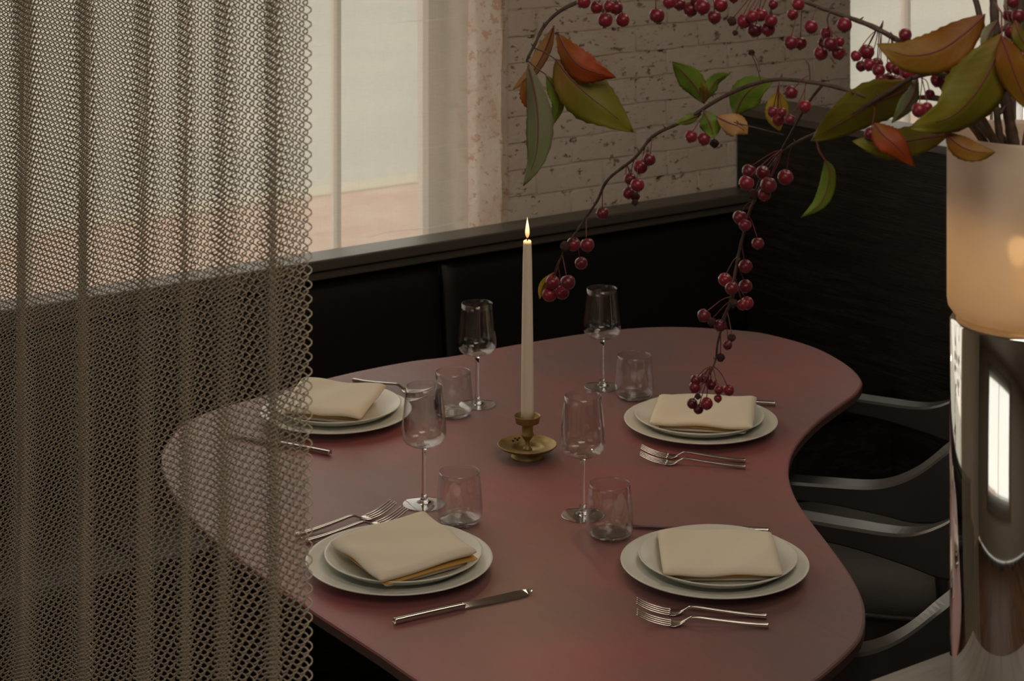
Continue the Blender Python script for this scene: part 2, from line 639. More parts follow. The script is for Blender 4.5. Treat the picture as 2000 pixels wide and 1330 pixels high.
def spline(pts, n):
    """Catmull-Rom through points (tuples or Vectors, any dimension)"""
    P = [tuple(p) for p in pts]
    P = [tuple(2 * a - b for a, b in zip(P[0], P[1]))] + P + [tuple(2 * a - b for a, b in zip(P[-1], P[-2]))]
    out = []
    segs = len(P) - 3
    for k in range(n + 1):
        tt = k / n * segs
        i = min(int(tt), segs - 1)
        u = tt - i
        a, b, c, d = P[i:i + 4]
        out.append(tuple(0.5 * (2 * q + (r - p) * u + (2 * p - 5 * q + 4 * r - s) * u * u + (3 * q - p - 3 * r + s) * u ** 3)
                         for p, q, r, s in zip(a, b, c, d)))
    return out

def tube(path, radii, segs=8, caps=True):
    P = [Vector(p) for p in path]
    n = len(P)
    if not hasattr(radii, '__len__'):
        radii = [radii] * n
    V, Fc = [], []
    t0 = (P[1] - P[0]).normalized()
    up = Vector((0, 0, 1)) if abs(t0.z) < 0.9 else Vector((1, 0, 0))
    nrm = t0.cross(up).normalized()
    for i in range(n):
        t_ = (P[min(i + 1, n - 1)] - P[max(i - 1, 0)])
        t_ = t_.normalized() if t_.length > 1e-9 else t0
        nrm = (nrm - t_ * nrm.dot(t_))
        nrm = nrm.normalized() if nrm.length > 1e-9 else t_.orthogonal().normalized()
        bi = t_.cross(nrm)
        for k in range(segs):
            a = 2 * pi * k / segs
            V.append(P[i] + (nrm * cos(a) + bi * sin(a)) * radii[i])
    for i in range(n - 1):
        for k in range(segs):
            l = (k + 1) % segs
            Fc.append((i * segs + k, i * segs + l, (i + 1) * segs + l, (i + 1) * segs + k))
    if caps:
        Fc.append(tuple(range(segs))[::-1])
        Fc.append(tuple((n - 1) * segs + k for k in range(segs)))
    return V, Fc

def merge(*parts):
    V, Fc = [], []
    for v, f in parts:
        k = len(V)
        V += list(v)
        Fc += [tuple(i + k for i in q) for q in f]
    return V, Fc

def S(name, vf, material, parent=None, **kw):
    o = obj(name, vf[0], vf[1], material, parent, **kw)
    if parent is None:
        o['kind'] = 'structure'
    return o

# ------------------------------------------------------------------ the room
WY = 3.89        # window wall plane
XP = 3.50        # face of the dark partition
W1A, W1B = 0.55, 2.74
W2A, W2B = 3.93, 4.95
SILL, HEAD, CEIL = 0.66, 2.72, 2.90
floor = S('floor', box(-2.2, 6.2, -2.2, 4.25, -0.12, -0.022), M['subfloor'])
ceil = S('ceiling', box(-2.2, 6.2, -2.2, 4.25, CEIL, CEIL + 0.15), M['ceiling'])
S('wall_left', boxes([(-2.35, -2.2, -2.2, 0.35, 0, CEIL), (-2.35, -2.2, 2.55, 4.25, 0, CEIL), (-2.35, -2.2, 0.35, 2.55, 0, 0.85), (-2.35, -2.2, 0.35, 2.55, 2.6, CEIL)]), M['wall'])
w3 = S('fill_window', boxes([(-2.32, -2.26, 0.35, 0.40, .85, 2.6), (-2.32, -2.26, 2.50, 2.55, .85, 2.6), (-2.32, -2.26, 1.43, 1.47, .90, 2.55), (-2.32, -2.26, .4, 2.5, .85, .9), (-2.32, -2.26, .4, 2.5, 2.55, 2.6)]), M['win_frame'])  # unseen window added for chrome streaks and side light on the coils
S('pane', box(-2.295, -2.290, 0.4, 1.43, .9, 2.55), M['pane'], w3)
S('pane', box(-2.295, -2.290, 1.47, 2.5, .9, 2.55), M['pane'], w3)
S('wall_right', box(6.2, 6.35, -2.2, 4.25, 0, CEIL), M['wall'])
S('wall_front', box(-2.2, 6.2, -2.35, -2.2, 0, CEIL), M['wall'])
wall = S('wall_back', boxes([(-2.2, W1A, WY, 4.25, 0, CEIL), (W1B + .02, W2A, WY + .0022, 4.25, 0, CEIL), (W2B, 6.2, WY, 4.25, 0, CEIL),
                             (W1A, W1B + .02, WY, 4.25, 0, SILL), (W2A, W2B, WY, 4.25, 0, SILL),
                             (W1A, W1B + .02, WY, 4.25, HEAD, CEIL), (W2A, W2B, WY, 4.25, HEAD, CEIL)]), M['mortar'])

# rough block: a brick with uneven, chipped edges
def rough_block(L, D, H, rnd, jit=0.002, nx=5, nz=2):
    """front face towards -y, grid so that the rim can be worn"""
    V, Fc = [], []
    for j in range(nz + 1):
        for i in range(nx + 1):
            edge = (i in (0, nx)) or (j in (0, nz))
            V.append((L * i / nx + (rnd.uniform(-1, 1) * jit * 1.2 if i in (0, nx) else 0), 0.0 + (abs(rnd.gauss(0, jit * .35)) + jit * .5 if edge else rnd.gauss(0, jit * .5)),
                      H * j / nz + (rnd.uniform(-1, 1) * jit if j in (0, nz) else 0)))
    w = nx + 1
    for j in range(nz):
        for i in range(nx):
            a = j * w + i
            Fc.append((a, a + 1, a + 1 + w, a + w))
    # skirt to the back
    rim = [i for i in range(w)] + [nx + w * j for j in range(1, nz + 1)] + [nz * w + i for i in range(nx - 1, -1, -1)] + [w * j for j in range(nz - 1, 0, -1)]
    k = len(V)
    n = len(rim)
    for r in rim:
        V.append(V[r])
    for r in rim:
        V.append((V[r][0], D, V[r][2]))
    for q in range(n):
        p_ = (q + 1) % n
        Fc.append((k + p_, k + q, k + n + q, k + n + p_))
    return V, Fc
rb = random.Random(3)
BL, BH, BJ = 0.200, 0.0575, 0.0075
brick_meshes = {}
def brick_mesh(L):
    key = (round(L, 3), rb.randrange(6))
    if key not in brick_meshes:
        v, f = rough_block(L, 0.03, BH, rb, 0.0016)
        me = bpy.data.meshes.new('brick')
        me.from_pydata(v, [], f)
        me.update()
        me.materials.append(M['brick'])
        me.polygons.foreach_set('use_smooth', [True] * len(me.polygons))
        brick_meshes[key] = me
    return brick_meshes[key]
z = 0.70
row = 0
nb = 0
while z < 2.86 and nb < 290:
    x = W1B + 0.012 - (0.105 if row % 2 else 0)
    while x < W2A - 0.01:
        a, b = max(x, W1B + 0.012), min(x + BL, W2A - 0.004)
        if b - a > 0.045:
            o = bpy.data.objects.new('brick', brick_mesh(b - a))
            COL.objects.link(o)
            o.parent = wall
            o.location = (a, WY - 0.0025 + rb.uniform(-.0007, .0007), z + rb.uniform(-.0008, .0008))
            nb += 1
        x += BL + BJ
    z += BH + BJ
    row += 1

# plastered, peeling reveal of the left window
v, f = [], []
nz_, ny_ = 60, 10
rj = random.Random(5)
for j in range(nz_ + 1):
    for i in range(ny_ + 1):
        zz = SILL + (HEAD - SILL) * j / nz_
        yy = WY - 0.006 + 0.27 * i / ny_
        v.append((W1B + (0.004 if i in (0,) else 0) + rj.gauss(0, .0009), yy + (rj.uniform(-.003, .003) if i == 0 else 0), zz))
for j in range(nz_):
    for i in range(ny_):
        a = j * (ny_ + 1) + i
        f.append((a, a + ny_ + 1, a + ny_ + 2, a + 1))
k = len(v)
v += [(W1B + .024, WY - .004, SILL), (W1B + .024, WY - .004, HEAD)]
f.append((0, k, k + 1, nz_ * (ny_ + 1)))
tr1 = S('trim_1', (v, f), M['jamb'], smooth=True)
tr1['label'] = 'peeling pinkish plaster reveal between window and brick pier'

# window frames and panes
def window(name, a, b):
    fr = []
    y0, y1 = 4.14, 4.19
    for (p, q) in ((a, a + .05), (b - .05, b)):
        fr.append((p, q, y0, y1, SILL, HEAD))
    fr += [(a + .05, b - .05, y0, y1, SILL, SILL + .05), (a + .05, b - .05, y0, y1, HEAD - .05, HEAD)]
    w = S(name, boxes(fr), M['win_frame'])
    mids = [2.447, 1.66] if a < 1 else [(a + b) / 2]
    bars = []
    for mx_ in mids:
        o = S('muntin', boxes([(mx_ - .006, mx_ + .006, y0 + .01, y1 - .01, SILL + .05, HEAD - .05)]), M['win_frame'], w)
        bars.append(mx_)
    for zz in (1.48,):
        S('muntin', boxes([(a + .05, b - .05, y0 + .012, y1 - .012, zz - .008, zz + .008)]), M['win_frame'], w)
    xs = sorted([a + .05] + bars + [b - .05])
    zs = [SILL + .05, 1.48, HEAD - .05]
    for i in range(len(xs) - 1):
        for j in range(2):
            S('pane', box(xs[i], xs[i + 1], 4.163, 4.167, zs[j], zs[j + 1]), M['pane'], w)
    return w
window('window_1', W1A, W1B + .01)
window('window_2', W2A, W2B)

# street outside
M['side'] = mat('brick_pavement', (0.60, 0.36, 0.27), 0.9)
m = M['side']
basecol(m, ramp(m, noise(m, 3, 5, 0.6), [(0.35, (0.40, 0.22, 0.16)), (0.65, (0.45, 0.31, 0.25))]))
M['road'] = mat('pale_road', (0.56, 0.56, 0.50), 0.9)
m = M['road']
basecol(m, ramp(m, noise(m, 0.6, 3, 0.5), [(0.35, (0.32, 0.33, 0.295)), (0.65, (0.39, 0.375, 0.33))]))
M['kerb'] = mat('yellow_kerb_paint', (0.42, 0.37, 0.27), 0.8)
st = S('ground', box(-25, 30, -25, 60, -0.60, -0.45), M['road'])
st['label'] = 'pale street seen through the sheer curtains'
S('pavement', box(-25, 30, 4.3, 9.4, -0.45, -0.33), M['side'])
S('kerb', box(-25, 30, 9.4, 9.62, -0.45, -0.32), M['kerb'])

# floor boards
rp = random.Random(11)
PW = 0.135
pm = {}
y = -2.18
k = 0
while y < 3.88:
    x = -1.7 - rp.uniform(0, .48)
    while x < 4.7:
        L = rp.choice([1.35, 1.6, 1.9])
        a, b = x + 0.002, x + L - 0.002
        if L not in pm:
            v, f = box(0, L - .004, 0, PW - .004, -0.022, 0)
            o = obj('floor_board', v, f, M['plank'])
            bev(o, 0.0015, 1)
            pm[L] = o.data
            bpy.data.objects.remove(o)
        o = bpy.data.objects.new('floor_board', pm[L])
        COL.objects.link(o)
        o.parent = floor
        o.location = (a, y, 0)
        md = o.modifiers.new('bevel', 'BEVEL')
        md.width = 0.0015
        md.segments = 1
        k += 1
        x += L
    y += PW

# ------------------------------------------------------------------ banquette
BY = 3.82        # front of the upholstered back
bq = empty('banquette', (2.0, 3.5, 0))
tag(bq, 'long black leather banquette built along the window wall', 'bench')
def L_(o):       # parent keeps world position
    return o
def child(name, vf, material, root, **kw):
    off = root.location
    V = [(p[0] - off[0], p[1] - off[1], p[2] - off[2]) for p in vf[0]]
    return obj(name, V, vf[1], material, root, **kw)
SEATZ, SEATY = 0.47, 3.30
# base panels with a fine joint
xs = [-0.6, 0.5, 1.6, 2.62, XP - .004]
for a, b in zip(xs[:-1], xs[1:]):
    bev(child('base_panel', box(a + .002, b - .002, SEATY + .02, SEATY + .05, 0.06, SEATZ - .075), M['oak'], bq), .002)
child('plinth', box(-0.6, XP - .004, SEATY + .06, BY, 0.0, SEATZ - .08), M['black_metal'], bq)
cx = [-0.6, 0.62, 1.55, 2.545, XP - .006]
for a, b in zip(cx[:-1], cx[1:]):
    bev(child('seat_cushion', box(a + .003, b - .003, SEATY, BY - .01, SEATZ - .072, SEATZ), M['leather'], bq, smooth=True), .025, 4)
# back cushions, softly domed
def back_cushion(a, b):
    V, Fc = [], []
    nx, nz = 24, 10
    for j in range(nz + 1):
        for i in range(nx + 1):
            u, w = .5 - .5 * cos(pi * i / nx), j / nz
            d = (1 - (2 * u - 1) ** 60) * (1 - (2 * w - 1) ** 6)
            zz = SEATZ + .002 + (0.79 - SEATZ) * w
            V.append((a + .002 + (b - a - .004) * u, BY + 0.028 * (w) - 0.022 * d + 0.012, zz))
    for j in range(nz):
        for i in range(nx):
            q = j * (nx + 1) + i
            Fc.append((q, q + 1, q + nx + 2, q + nx + 1))
    return V, Fc
for a, b in zip(cx[:-1], cx[1:]):
    o = child('back_cushion', back_cushion(a, b), M['leather'], bq, smooth=True)
    md = o.modifiers.new('solid', 'SOLIDIFY')
    md.thickness = 0.02
child('light_leak_board', box(-0.6, XP - .004, 3.866, 3.884, 0.30, 0.739), M['black_metal'], bq)  # hidden board added to stop window light leaking between the cushions
# ledge on top: cap, lower fascia with a shadow groove
lg = obj('window_ledge', *boxes([(-0.6, XP - .004, 3.797, 3.882, 0.815, 0.840), (-0.6, XP - .004, 3.810, 3.882, 0.792, 0.810), (-0.6, XP - .004, 3.862, 3.882, 0.74, 0.815)]), M['ledge'])
bev(lg, 0.004, 2)
tag(lg, 'dark wooden ledge running above the banquette back under the windows', 'ledge')

# ------------------------------------------------------------------ black oak partition on the right
PZ = 1.05
pt = empty('partition', (XP + .09, 3.0, 0))
tag(pt, 'black stained oak partition panel closing the right end of the banquette', 'partition')
bev(child('panel', box(XP, XP + .17, 2.30, 3.88, 0, PZ - .02), M['oak'], pt), .002)
bev(child('cap', box(XP - .004, XP + .178, 2.296, 3.882, PZ - .02, PZ), M['ledge'], pt), .002)

# ------------------------------------------------------------------ table
TZ = 0.75
outline_px = [(315, 895), (319, 875), (333, 855), (351, 834), (376, 817), (413, 801), (463, 786), (520, 770), (615, 744), (700, 724), (800, 705), (876, 696), (960, 681), (1038, 667),
              (1139, 651), (1215, 642), (1281, 638), (1340, 638), (1397, 641), (1450, 645), (1496, 651), (1560, 667), (1602, 682), (1640, 702), (1664, 719), (1679, 735),
              (1684, 749), (1672, 768), (1645, 788), (1609, 814), (1582, 838), (1559, 864), (1545, 890), (1540, 917), (1543, 941), (1553, 968), (1567, 993), (1589, 1023),
              (1615, 1056), (1641, 1091), (1661, 1120), (1677, 1149), (1687, 1175), (1690, 1200), (1688, 1223), (1679, 1247), (1660, 1270), (1632, 1296), (1589, 1330),
              (1500, 1375), (1400, 1405), (1290, 1420), (1170, 1422), (1050, 1412), (950, 1392), (870, 1362), (800, 1318), (741, 1277), (684, 1240), (614, 1195), (575, 1166), (528, 1135), (490, 1106),
              (440, 1069), (406, 1041), (365, 1000), (342, 968), (325, 934), (317, 912)]
pts = [W(x, y, TZ) for x, y in outline_px]
cl = spline([(p.x, p.y) for p in pts] + [(pts[0].x, pts[0].y)], 260)[:-1]
cxm = sum(p[0] for p in cl) / len(cl)
cym = sum(p[1] for p in cl) / len(cl)
tb = empty('dining_table', (cxm, cym, 0))
tag(tb, 'large curvy oxblood stained wooden dining table laid for four', 'table')
def slab(cl, z0, z1, rr=0.004, under=0.03):
    """free-form slab with rounded rim and chamfered underside"""
    n = len(cl)
    nr = []
    for i in range(n):
        a, b = cl[i - 1], cl[(i + 1) % n]
        t_ = Vector((b[0] - a[0], b[1] - a[1])).normalized()
        nr.append((t_.y, -t_.x))
    # orient outward
    ar = sum(cl[i][0] * cl[(i + 1) % n][1] - cl[(i + 1) % n][0] * cl[i][1] for i in range(n))
    s = 1 if ar > 0 else -1
    rings = [(-rr, z1), (-rr * .3, z1 - rr * .3), (0, z1 - rr), (0, z1 - 0.016), (-under, z0)]
    V, Fc = [], []
    for off, zz in rings:
        for i in range(n):
            V.append((cl[i][0] + nr[i][0] * off * s, cl[i][1] + nr[i][1] * off * s, zz))
    for r in range(len(rings) - 1):
        for i in range(n):
            j = (i + 1) % n
            Fc.append((r * n + i, (r + 1) * n + i, (r + 1) * n + j, r * n + j))
    Fc.append(tuple(range(n)) if s > 0 else tuple(range(n))[::-1])
    Fc.append(tuple((len(rings) - 1) * n + i for i in range(n))[::-1])
    return V, Fc
top = child('tabletop', slab(cl, TZ - .034, TZ), M['table'], tb)
top.data.materials.append(M['table_edge'])
nn = len(cl)
for p in top.data.polygons:
    if len(p.vertices) == 4:
        if max(top.data.vertices[i].co.z for i in p.vertices) <= TZ - .0039:
            p.material_index = 1
# two pedestals
for (x, y) in ((1245, 760), (1010, 1130)):
    p = W(x, y, TZ)
    V, Fc = lathe([(0, 0), (.26, 0), (.27, .006), (.26, .016), (.06, .03), (.045, .06), (.042, .66), (.07, .70), (.16, .715), (0, .716)], 40)
    V = [(a + p.x, b + p.y, c) for a, b, c in V]
    child('pedestal', (V, Fc), M['black_metal'], tb, smooth=True)

# ------------------------------------------------------------------ crockery
def plate_prof(R, h, foot, th=0.0035, well=0.62):
    rw = R * well
    top = [(0, foot + th), (rw * .9, foot + th), (rw, foot + th + .0008), (rw + .012, foot + th + h * .35), (R - .004, h - .0012), (R - .001, h), (R, h - .0006)]
    bot = [(R - .0006, h - .002), (R - .006, h - .0042), (rw + .012, foot + h * .22), (rw - .004, foot), (rw - .008, 0.0), (rw - .012, 0.0), (rw - .014, foot), (0, foot)]
    return top + bot
DP = (0.1355, 0.018)
pl_big = lathe(plate_prof(0.1355, 0.0185, 0.003, well=.67), 96)
pl_small = lathe(plate_prof(0.1145, 0.020, 0.003, .003, well=.74), 96)
# place settings: (name, centre of the dinner plate rim in the photo, label pieces)
RIMZ = TZ + 0.018
settings = {
    'nl': (780, 1088), 'nr': (1395.5, 1094), 'fr': (1368.5, 817.5), 'fl': (657, 799)}
lab_big = {'nl': 'large white plate under the askew napkin at the near left, knife in front',
           'nr': 'large white plate nearest the right front rim of the table',
           'fr': 'large white plate beneath the hanging tip of red berries',
           'fl': 'large white plate partly behind the metal coil curtain'}
lab_small = {'nl': 'small white plate holding the tilted napkin with open yellow fold',
             'nr': 'small white plate stacked on the large plate nearest the front right',
             'fr': 'small white plate on the large plate beneath the hanging berries',
             'fl': 'small white plate stacked on the plate partly behind the curtain'}
small_c = {'nl': (788, 1075), 'nr': (1402, 1081), 'fr': (1366, 807), 'fl': (659, 786)}
for k, (x, y) in settings.items():
    c = W(x, y, RIMZ)
    o = obj('dinner_plate', *pl_big, M['porcelain'], smooth=True)
    o.location = (c.x, c.y, TZ)
    tag(o, lab_big[k], 'plate', 'dinner plates on the table')
    x2, y2 = small_c[k]
    c2 = W(x2, y2, TZ + .0065 + .020)
    o = obj('side_plate', *pl_small, M['porcelain'], smooth=True)
    o.location = (c2.x, c2.y, TZ + .0070)
    tag(o, lab_small[k], 'plate', 'small plates stacked on the dinner plates')
NZ = TZ + .0068 + .0065      # top of the small plate's well

# napkins: folded linen, several layers, corners in photo pixels on the plane of its upper face
def napkin(key, quad, label, t0=0.020, lift=None, seed=1, opens='front'):
    rn = random.Random(seed)
    q = [W(x, y, NZ + t0) for x, y in quad]       # TL, TR, BR, BL
    c = sum(q, Vector()) / 4
    root = empty('napkin', (c.x, c.y, NZ))
    lift = lift or (0, 0, 0, 0)
    tag(root, label, 'napkin', 'folded cream napkins on the plates')
    def sheet(z0, th, inset, shift, mat_, name, wav=0.0015, nx=26, ny=20):
        V, Fc = [], []
        ph = rn.uniform(0, 6)
        def P(u, w):
            a = q[0].lerp(q[1], u)
            b = q[3].lerp(q[2], u)
            p = a.lerp(b, w)
            l = (lift[0] * (1 - u) + lift[1] * u) * (1 - w) + (lift[3] * (1 - u) + lift[2] * u) * w
            return p, l
        ctr = c + Vector(shift)
        for side in (0, 1):
            for j in range(ny + 1):
                for i in range(nx + 1):
                    # rounded border: outer rows bend down
                    u, w = i / nx, j / ny
                    p, l = P(u, w)
                    d = Vector((p.x - c.x, p.y - c.y))
                    p2 = Vector((ctr.x + d.x * (1 - inset), ctr.y + d.y * (1 - inset), 0))
                    e = min(u, 1 - u, w, 1 - w)
                    rnd_ = min(1, e / 0.06)
                    prof = sqrt(max(0, 1 - (1 - rnd_) ** 2))
                    zc = z0 + th / 2
                    bulge = th / 2 * (0.25 + 0.75 * prof)
                    wv = wav * (sin(u * 5 + ph) * cos(w * 4 + ph * 2) + 0.6 * sin(u * 11 + w * 7 + ph)) + l * (0.5 + 0.5 * z0 / t0)
                    zz = zc + (bulge if side == 0 else -bulge) + (wv if side == 0 or z0 > 0.001 else max(wv * .4, 0))
                    V.append((p2.x - c.x, p2.y - c.y, max(zz, 0.0004 if side else 0.001)))
        off = (nx + 1) * (ny + 1)
        for j in range(ny):
            for i in range(nx):
                a = j * (nx + 1) + i
                Fc.append((a, a + nx + 1, a + nx + 2, a + 1))
                Fc.append((off + a, off + a + 1, off + a + nx + 2, off + a + nx + 1))
        rim = [i for i in range(nx + 1)] + [nx + (nx + 1) * j for j in range(1, ny + 1)] + [(nx + 1) * ny + i for i in range(nx - 1, -1, -1)] + [(nx + 1) * j for j in range(ny - 1, 0, -1)]
        for a, b in zip(rim, rim[1:] + rim[:1]):
            Fc.append((a, b, off + b, off + a))
        o = obj(name, V, Fc, mat_, root, smooth=True)
        md = o.modifiers.new('sub', 'SUBSURF')
        md.levels = 1
        md.render_levels = 1
        return o
    fr_dir = ((q[3] + q[2]) / 2 - c).normalized()
    sh = -fr_dir * 0.006
    if opens == 'side':
        sd = ((q[2] + q[1]) / 2 - c).normalized()
        sh = sh - sd * 0.004
    lo = sheet(0.0006, t0 * .30, 0.15, sh * .6, M['napkin'], 'lower_fold', 0.0006)
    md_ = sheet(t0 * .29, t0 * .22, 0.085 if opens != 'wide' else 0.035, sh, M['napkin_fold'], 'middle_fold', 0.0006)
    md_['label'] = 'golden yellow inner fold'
    up = sheet(t0 * .50, t0 * .52, 0.0, Vector((0, 0, 0)), M['napkin'], 'upper_fold', 0.0022)
    return root
napkin('nr', [(1283, 1032), (1507, 1029), (1530, 1113), (1295, 1114)], 'squarely folded cream napkin on the front right plate', 0.024, seed=2)
napkin('fr', [(1287, 766), (1479, 770), (1471, 829), (1268, 818)], 'cream napkin folded square beneath the hanging red berries', 0.026, seed=3)
napkin('nl', [(829, 1003), (934, 1074), (743, 1124), (643, 1049)], 'cream napkin laid askew with a thick yellow open fold', 0.028, lift=(0.012, 0.004, 0, 0), seed=4, opens='wide')
napkin('fl', [(589, 737), (755, 751), (706, 808), (548, 794)], 'cream napkin on the plate partly behind the coil curtain', 0.028, lift=(0.004, 0.006, 0, 0), seed=5, opens='side')

# ------------------------------------------------------------------ glasses
def curve_prof(pts, n):
    return [(max(0, a), b) for a, b in spline(pts, n)]
def shell(out, th):
    """out: profile bottom->top; returns closed wall with inner offset"""
    inn = []
    for i, (r, z) in enumerate(out):
        a = out[max(i - 1, 0)]
        b = out[min(i + 1, len(out) - 1)]
        tx, tz = b[0] - a[0], b[1] - a[1]
        l = sqrt(tx * tx + tz * tz) or 1
        nx_, nz_ = -tz / l, tx / l
        inn.append((max(0.0, r + nx_ * th), z + nz_ * th))
    inn[0] = (0, out[0][1] + th)
    return out + [(out[-1][0] - th * .5, out[-1][1] + th * .4)] + inn[::-1]
bowl_out = [(0.0, .0925)] + curve_prof([(0.006, .0925), (.018, .0938), (.0280, .0975), (.0338, .1045), (.0354, .1135), (.0348, .128), (.0325, .152), (.0287, .187)], 26)
bowl = lathe(shell(bowl_out, .0009), 56)
stem = lathe([(0, .0028)] + curve_prof([(.0165, .0030), (.010, .0045), (.0058, .0085), (.0042, .018), (.0036, .040), (.0034, .065), (.0037, .084), (.0060, .0908), (.0095, .0932)], 26) + [(0, .0936)], 32)
foot = lathe([(0, 0.0004), (.031, 0.0002), (.0335, .0006), (.0338, .0013), (.0325, .0018), (.020, .0028), (.010, .0042), (0, .0046)], 56)
def wine_glass():
    r = empty('wine_glass')
    obj('bowl', *bowl, M['thin_glass'], r, smooth=True)
    obj('stem', *stem, M['solid_glass'], r, smooth=True)
    obj('foot', *foot, M['base_glass'], r, smooth=True)
    r['category'] = 'wine glass'
    r['group'] = 'stemmed wine glasses'
    return r
wg = wine_glass()
wspots = [((1138, 1007), 'wine glass just right of the candle, in front of the brass candlestick dish'),
          ((1176, 756), 'wine glass farthest right, behind the tumbler beside the berry plate'),
          ((828, 985), 'wine glass standing behind the askew napkin, near the left forks'),
          ((932, 791), 'far left wine glass, between the low tumbler and the candle')]
for i, (p, lab) in enumerate(wspots):
    c = W(p[0], p[1], TZ)
    if i == 0:
        wg.location = (c.x, c.y, TZ)
        wg['label'] = lab
    else:
        dup(wg, (c.x, c.y, TZ), i * 0.7, lab)
tum_out = [(0.0, .0006), (.026, .0004)] + curve_prof([(.0285, .0012), (.0335, .0075), (.0360, .0185), (.0358, .032), (.0340, .055), (.0313, .0795)], 22)
def shell2(out, th, floor_):
    inn = []
    for i, (r, z) in enumerate(out):
        if z < floor_ + .002:
            continue
        inn.append((r - th, z))
    r0 = inn[0][0]
    inn = [(0, floor_), (r0 * .55, floor_ + .0002), (r0 * .85, floor_ + .0018)] + inn
    return out + [(out[-1][0] - th * .5, out[-1][1] + th * .4)] + inn[::-1]
tum_wall = lathe(shell2(tum_out, .0011, .0062), 56)
tum_base = lathe([(0, .0010), (.0255, .0010), (.0280, .0022), (.0295, .0048), (.024, .0056), (0, .0056)], 48)
def tumbler():
    r = empty('tumbler')
    obj('glass_wall', *tum_wall, M['thin_glass'], r, smooth=True)
    obj('glass_base', *tum_base, M['base_glass'], r, smooth=True)
    r['category'] = 'tumbler'
    r['group'] = 'low water tumblers'
    return r
tu = tumbler()
tspots = [((1191, 1047), 'tumbler touching the front right plate, beside the nearest wine glass'),
          ((1239, 777), 'tumbler left of the napkin with hanging berries'),
          ((897, 1021), 'tumbler just behind the askew napkin'),
          ((885, 811), 'tumbler on the far left half, behind the left wine glass')]
for i, (p, lab) in enumerate(tspots):
    c = W(p[0], p[1], TZ)
    if i == 0:
        tu.location = (c.x, c.y, TZ)
        tu['label'] = lab
    else:
        dup(tu, (c.x, c.y, TZ), i * 0.9, lab)

# ------------------------------------------------------------------ cutlery
def ribbon(sections, zs_fn=None):
    """sections: (x, half width, z centre, half thickness) -> rounded bar along x"""
    V, Fc = [], []
    K = 10
    for (x, w, z, h) in sections:
        for k in range(K):
            a = 2 * pi * k / K + pi / K
            ca, sa = cos(a), sin(a)
            V.append((x, w * math.copysign(abs(ca) ** .7, ca), z + h * math.copysign(abs(sa) ** .7, sa)))
    n = len(sections)
    for i in range(n - 1):
        for k in range(K):
            l = (k + 1) % K
            Fc.append((i * K + k, (i + 1) * K + k, (i + 1) * K + l, i * K + l))
    Fc.append(tuple(range(K)))
    Fc.append(tuple((n - 1) * K + k for k in range(K))[::-1])
    return V, Fc
# fork lies along +x from handle end (x=0) to tine tips (x=L)
FL = 0.178
def fork():
    r = empty('fork')
    s = spline([(0, .0042, .0040, .0034), (.004, .0043, .0040, .0035), (.03, .0037, .0048, .0029), (.07, .0030, .0080, .0024), (.095, .0027, .0105, .0022), (.104, .0030, .0098, .0020), (.112, .0040, .0058, .0016), (.117, .0060, .0036, .0013)], 34)
    obj('handle', *ribbon(s), M['steel'], r, smooth=True)
    s = spline([(.114, .0045, .0046, .0012), (.118, .0085, .0030, .0009), (.124, .0112, .0020, .0008), (.132, .0116, .0020, .0008)], 12)
    obj('head', *ribbon(s), M['steel'], r, smooth=True)
    for i in range(4):
        yy = (i - 1.5) * .0064
        path = spline([(.129, yy * .98, .0020), (.142, yy, .0032), (.158, yy, .0070), (.170, yy * .97, .0118), (FL, yy * .95, .0160)], 12)
        rad = [0.0014 - 0.0006 * (k / 12) for k in range(13)]
        obj('tine', *tube(path, rad, 6), M['steel'], r, smooth=True)
    r['category'] = 'fork'
    r['group'] = 'steel forks beside the plates'
    return r
def aim(a, b):
    """a handle end px, b far end px -> location, angle"""
    A, B = W(a[0], a[1], TZ + .002), W(b[0], b[1], TZ + .006)
    d = B - A
    return (A.x, A.y, TZ + .0004), atan2(d.y, d.x), d.length
fk = fork()
fspots = [((1497, 1206), (1268, 1188), 'front right fork, upper of the pair, closer to the plate'),
          ((1501, 1224), (1270, 1210), 'front right fork, lower of the pair, nearest the camera'),
          ((1456, 902), (1270, 884), 'fork of the far right pair, closer to the berry plate'),
          ((1456, 914), (1269, 897), 'fork of the far right pair, farther from the berry plate'),
          ((579, 1048), (760, 994), 'outer left fork whose handle end sticks out beside the coil curtain'),
          ((598, 1060), (784, 1006), 'inner left fork half hidden under the napkin plate'),
          ((690, 744), (836, 767), 'fork emerging behind the far left plate, tines behind the wine glass'),
          ((684, 757), (822, 785), 'second fork mostly hidden behind the far left plate')]
for i, (a, b, lab) in enumerate(fspots):
    loc, ang, ln = aim(a, b)
    if i == 0:
        fk.location = loc
        fk.rotation_euler = (0, 0, ang)
        fk['label'] = lab
    else:
        dup(fk, loc, ang, lab)
KL = 0.215
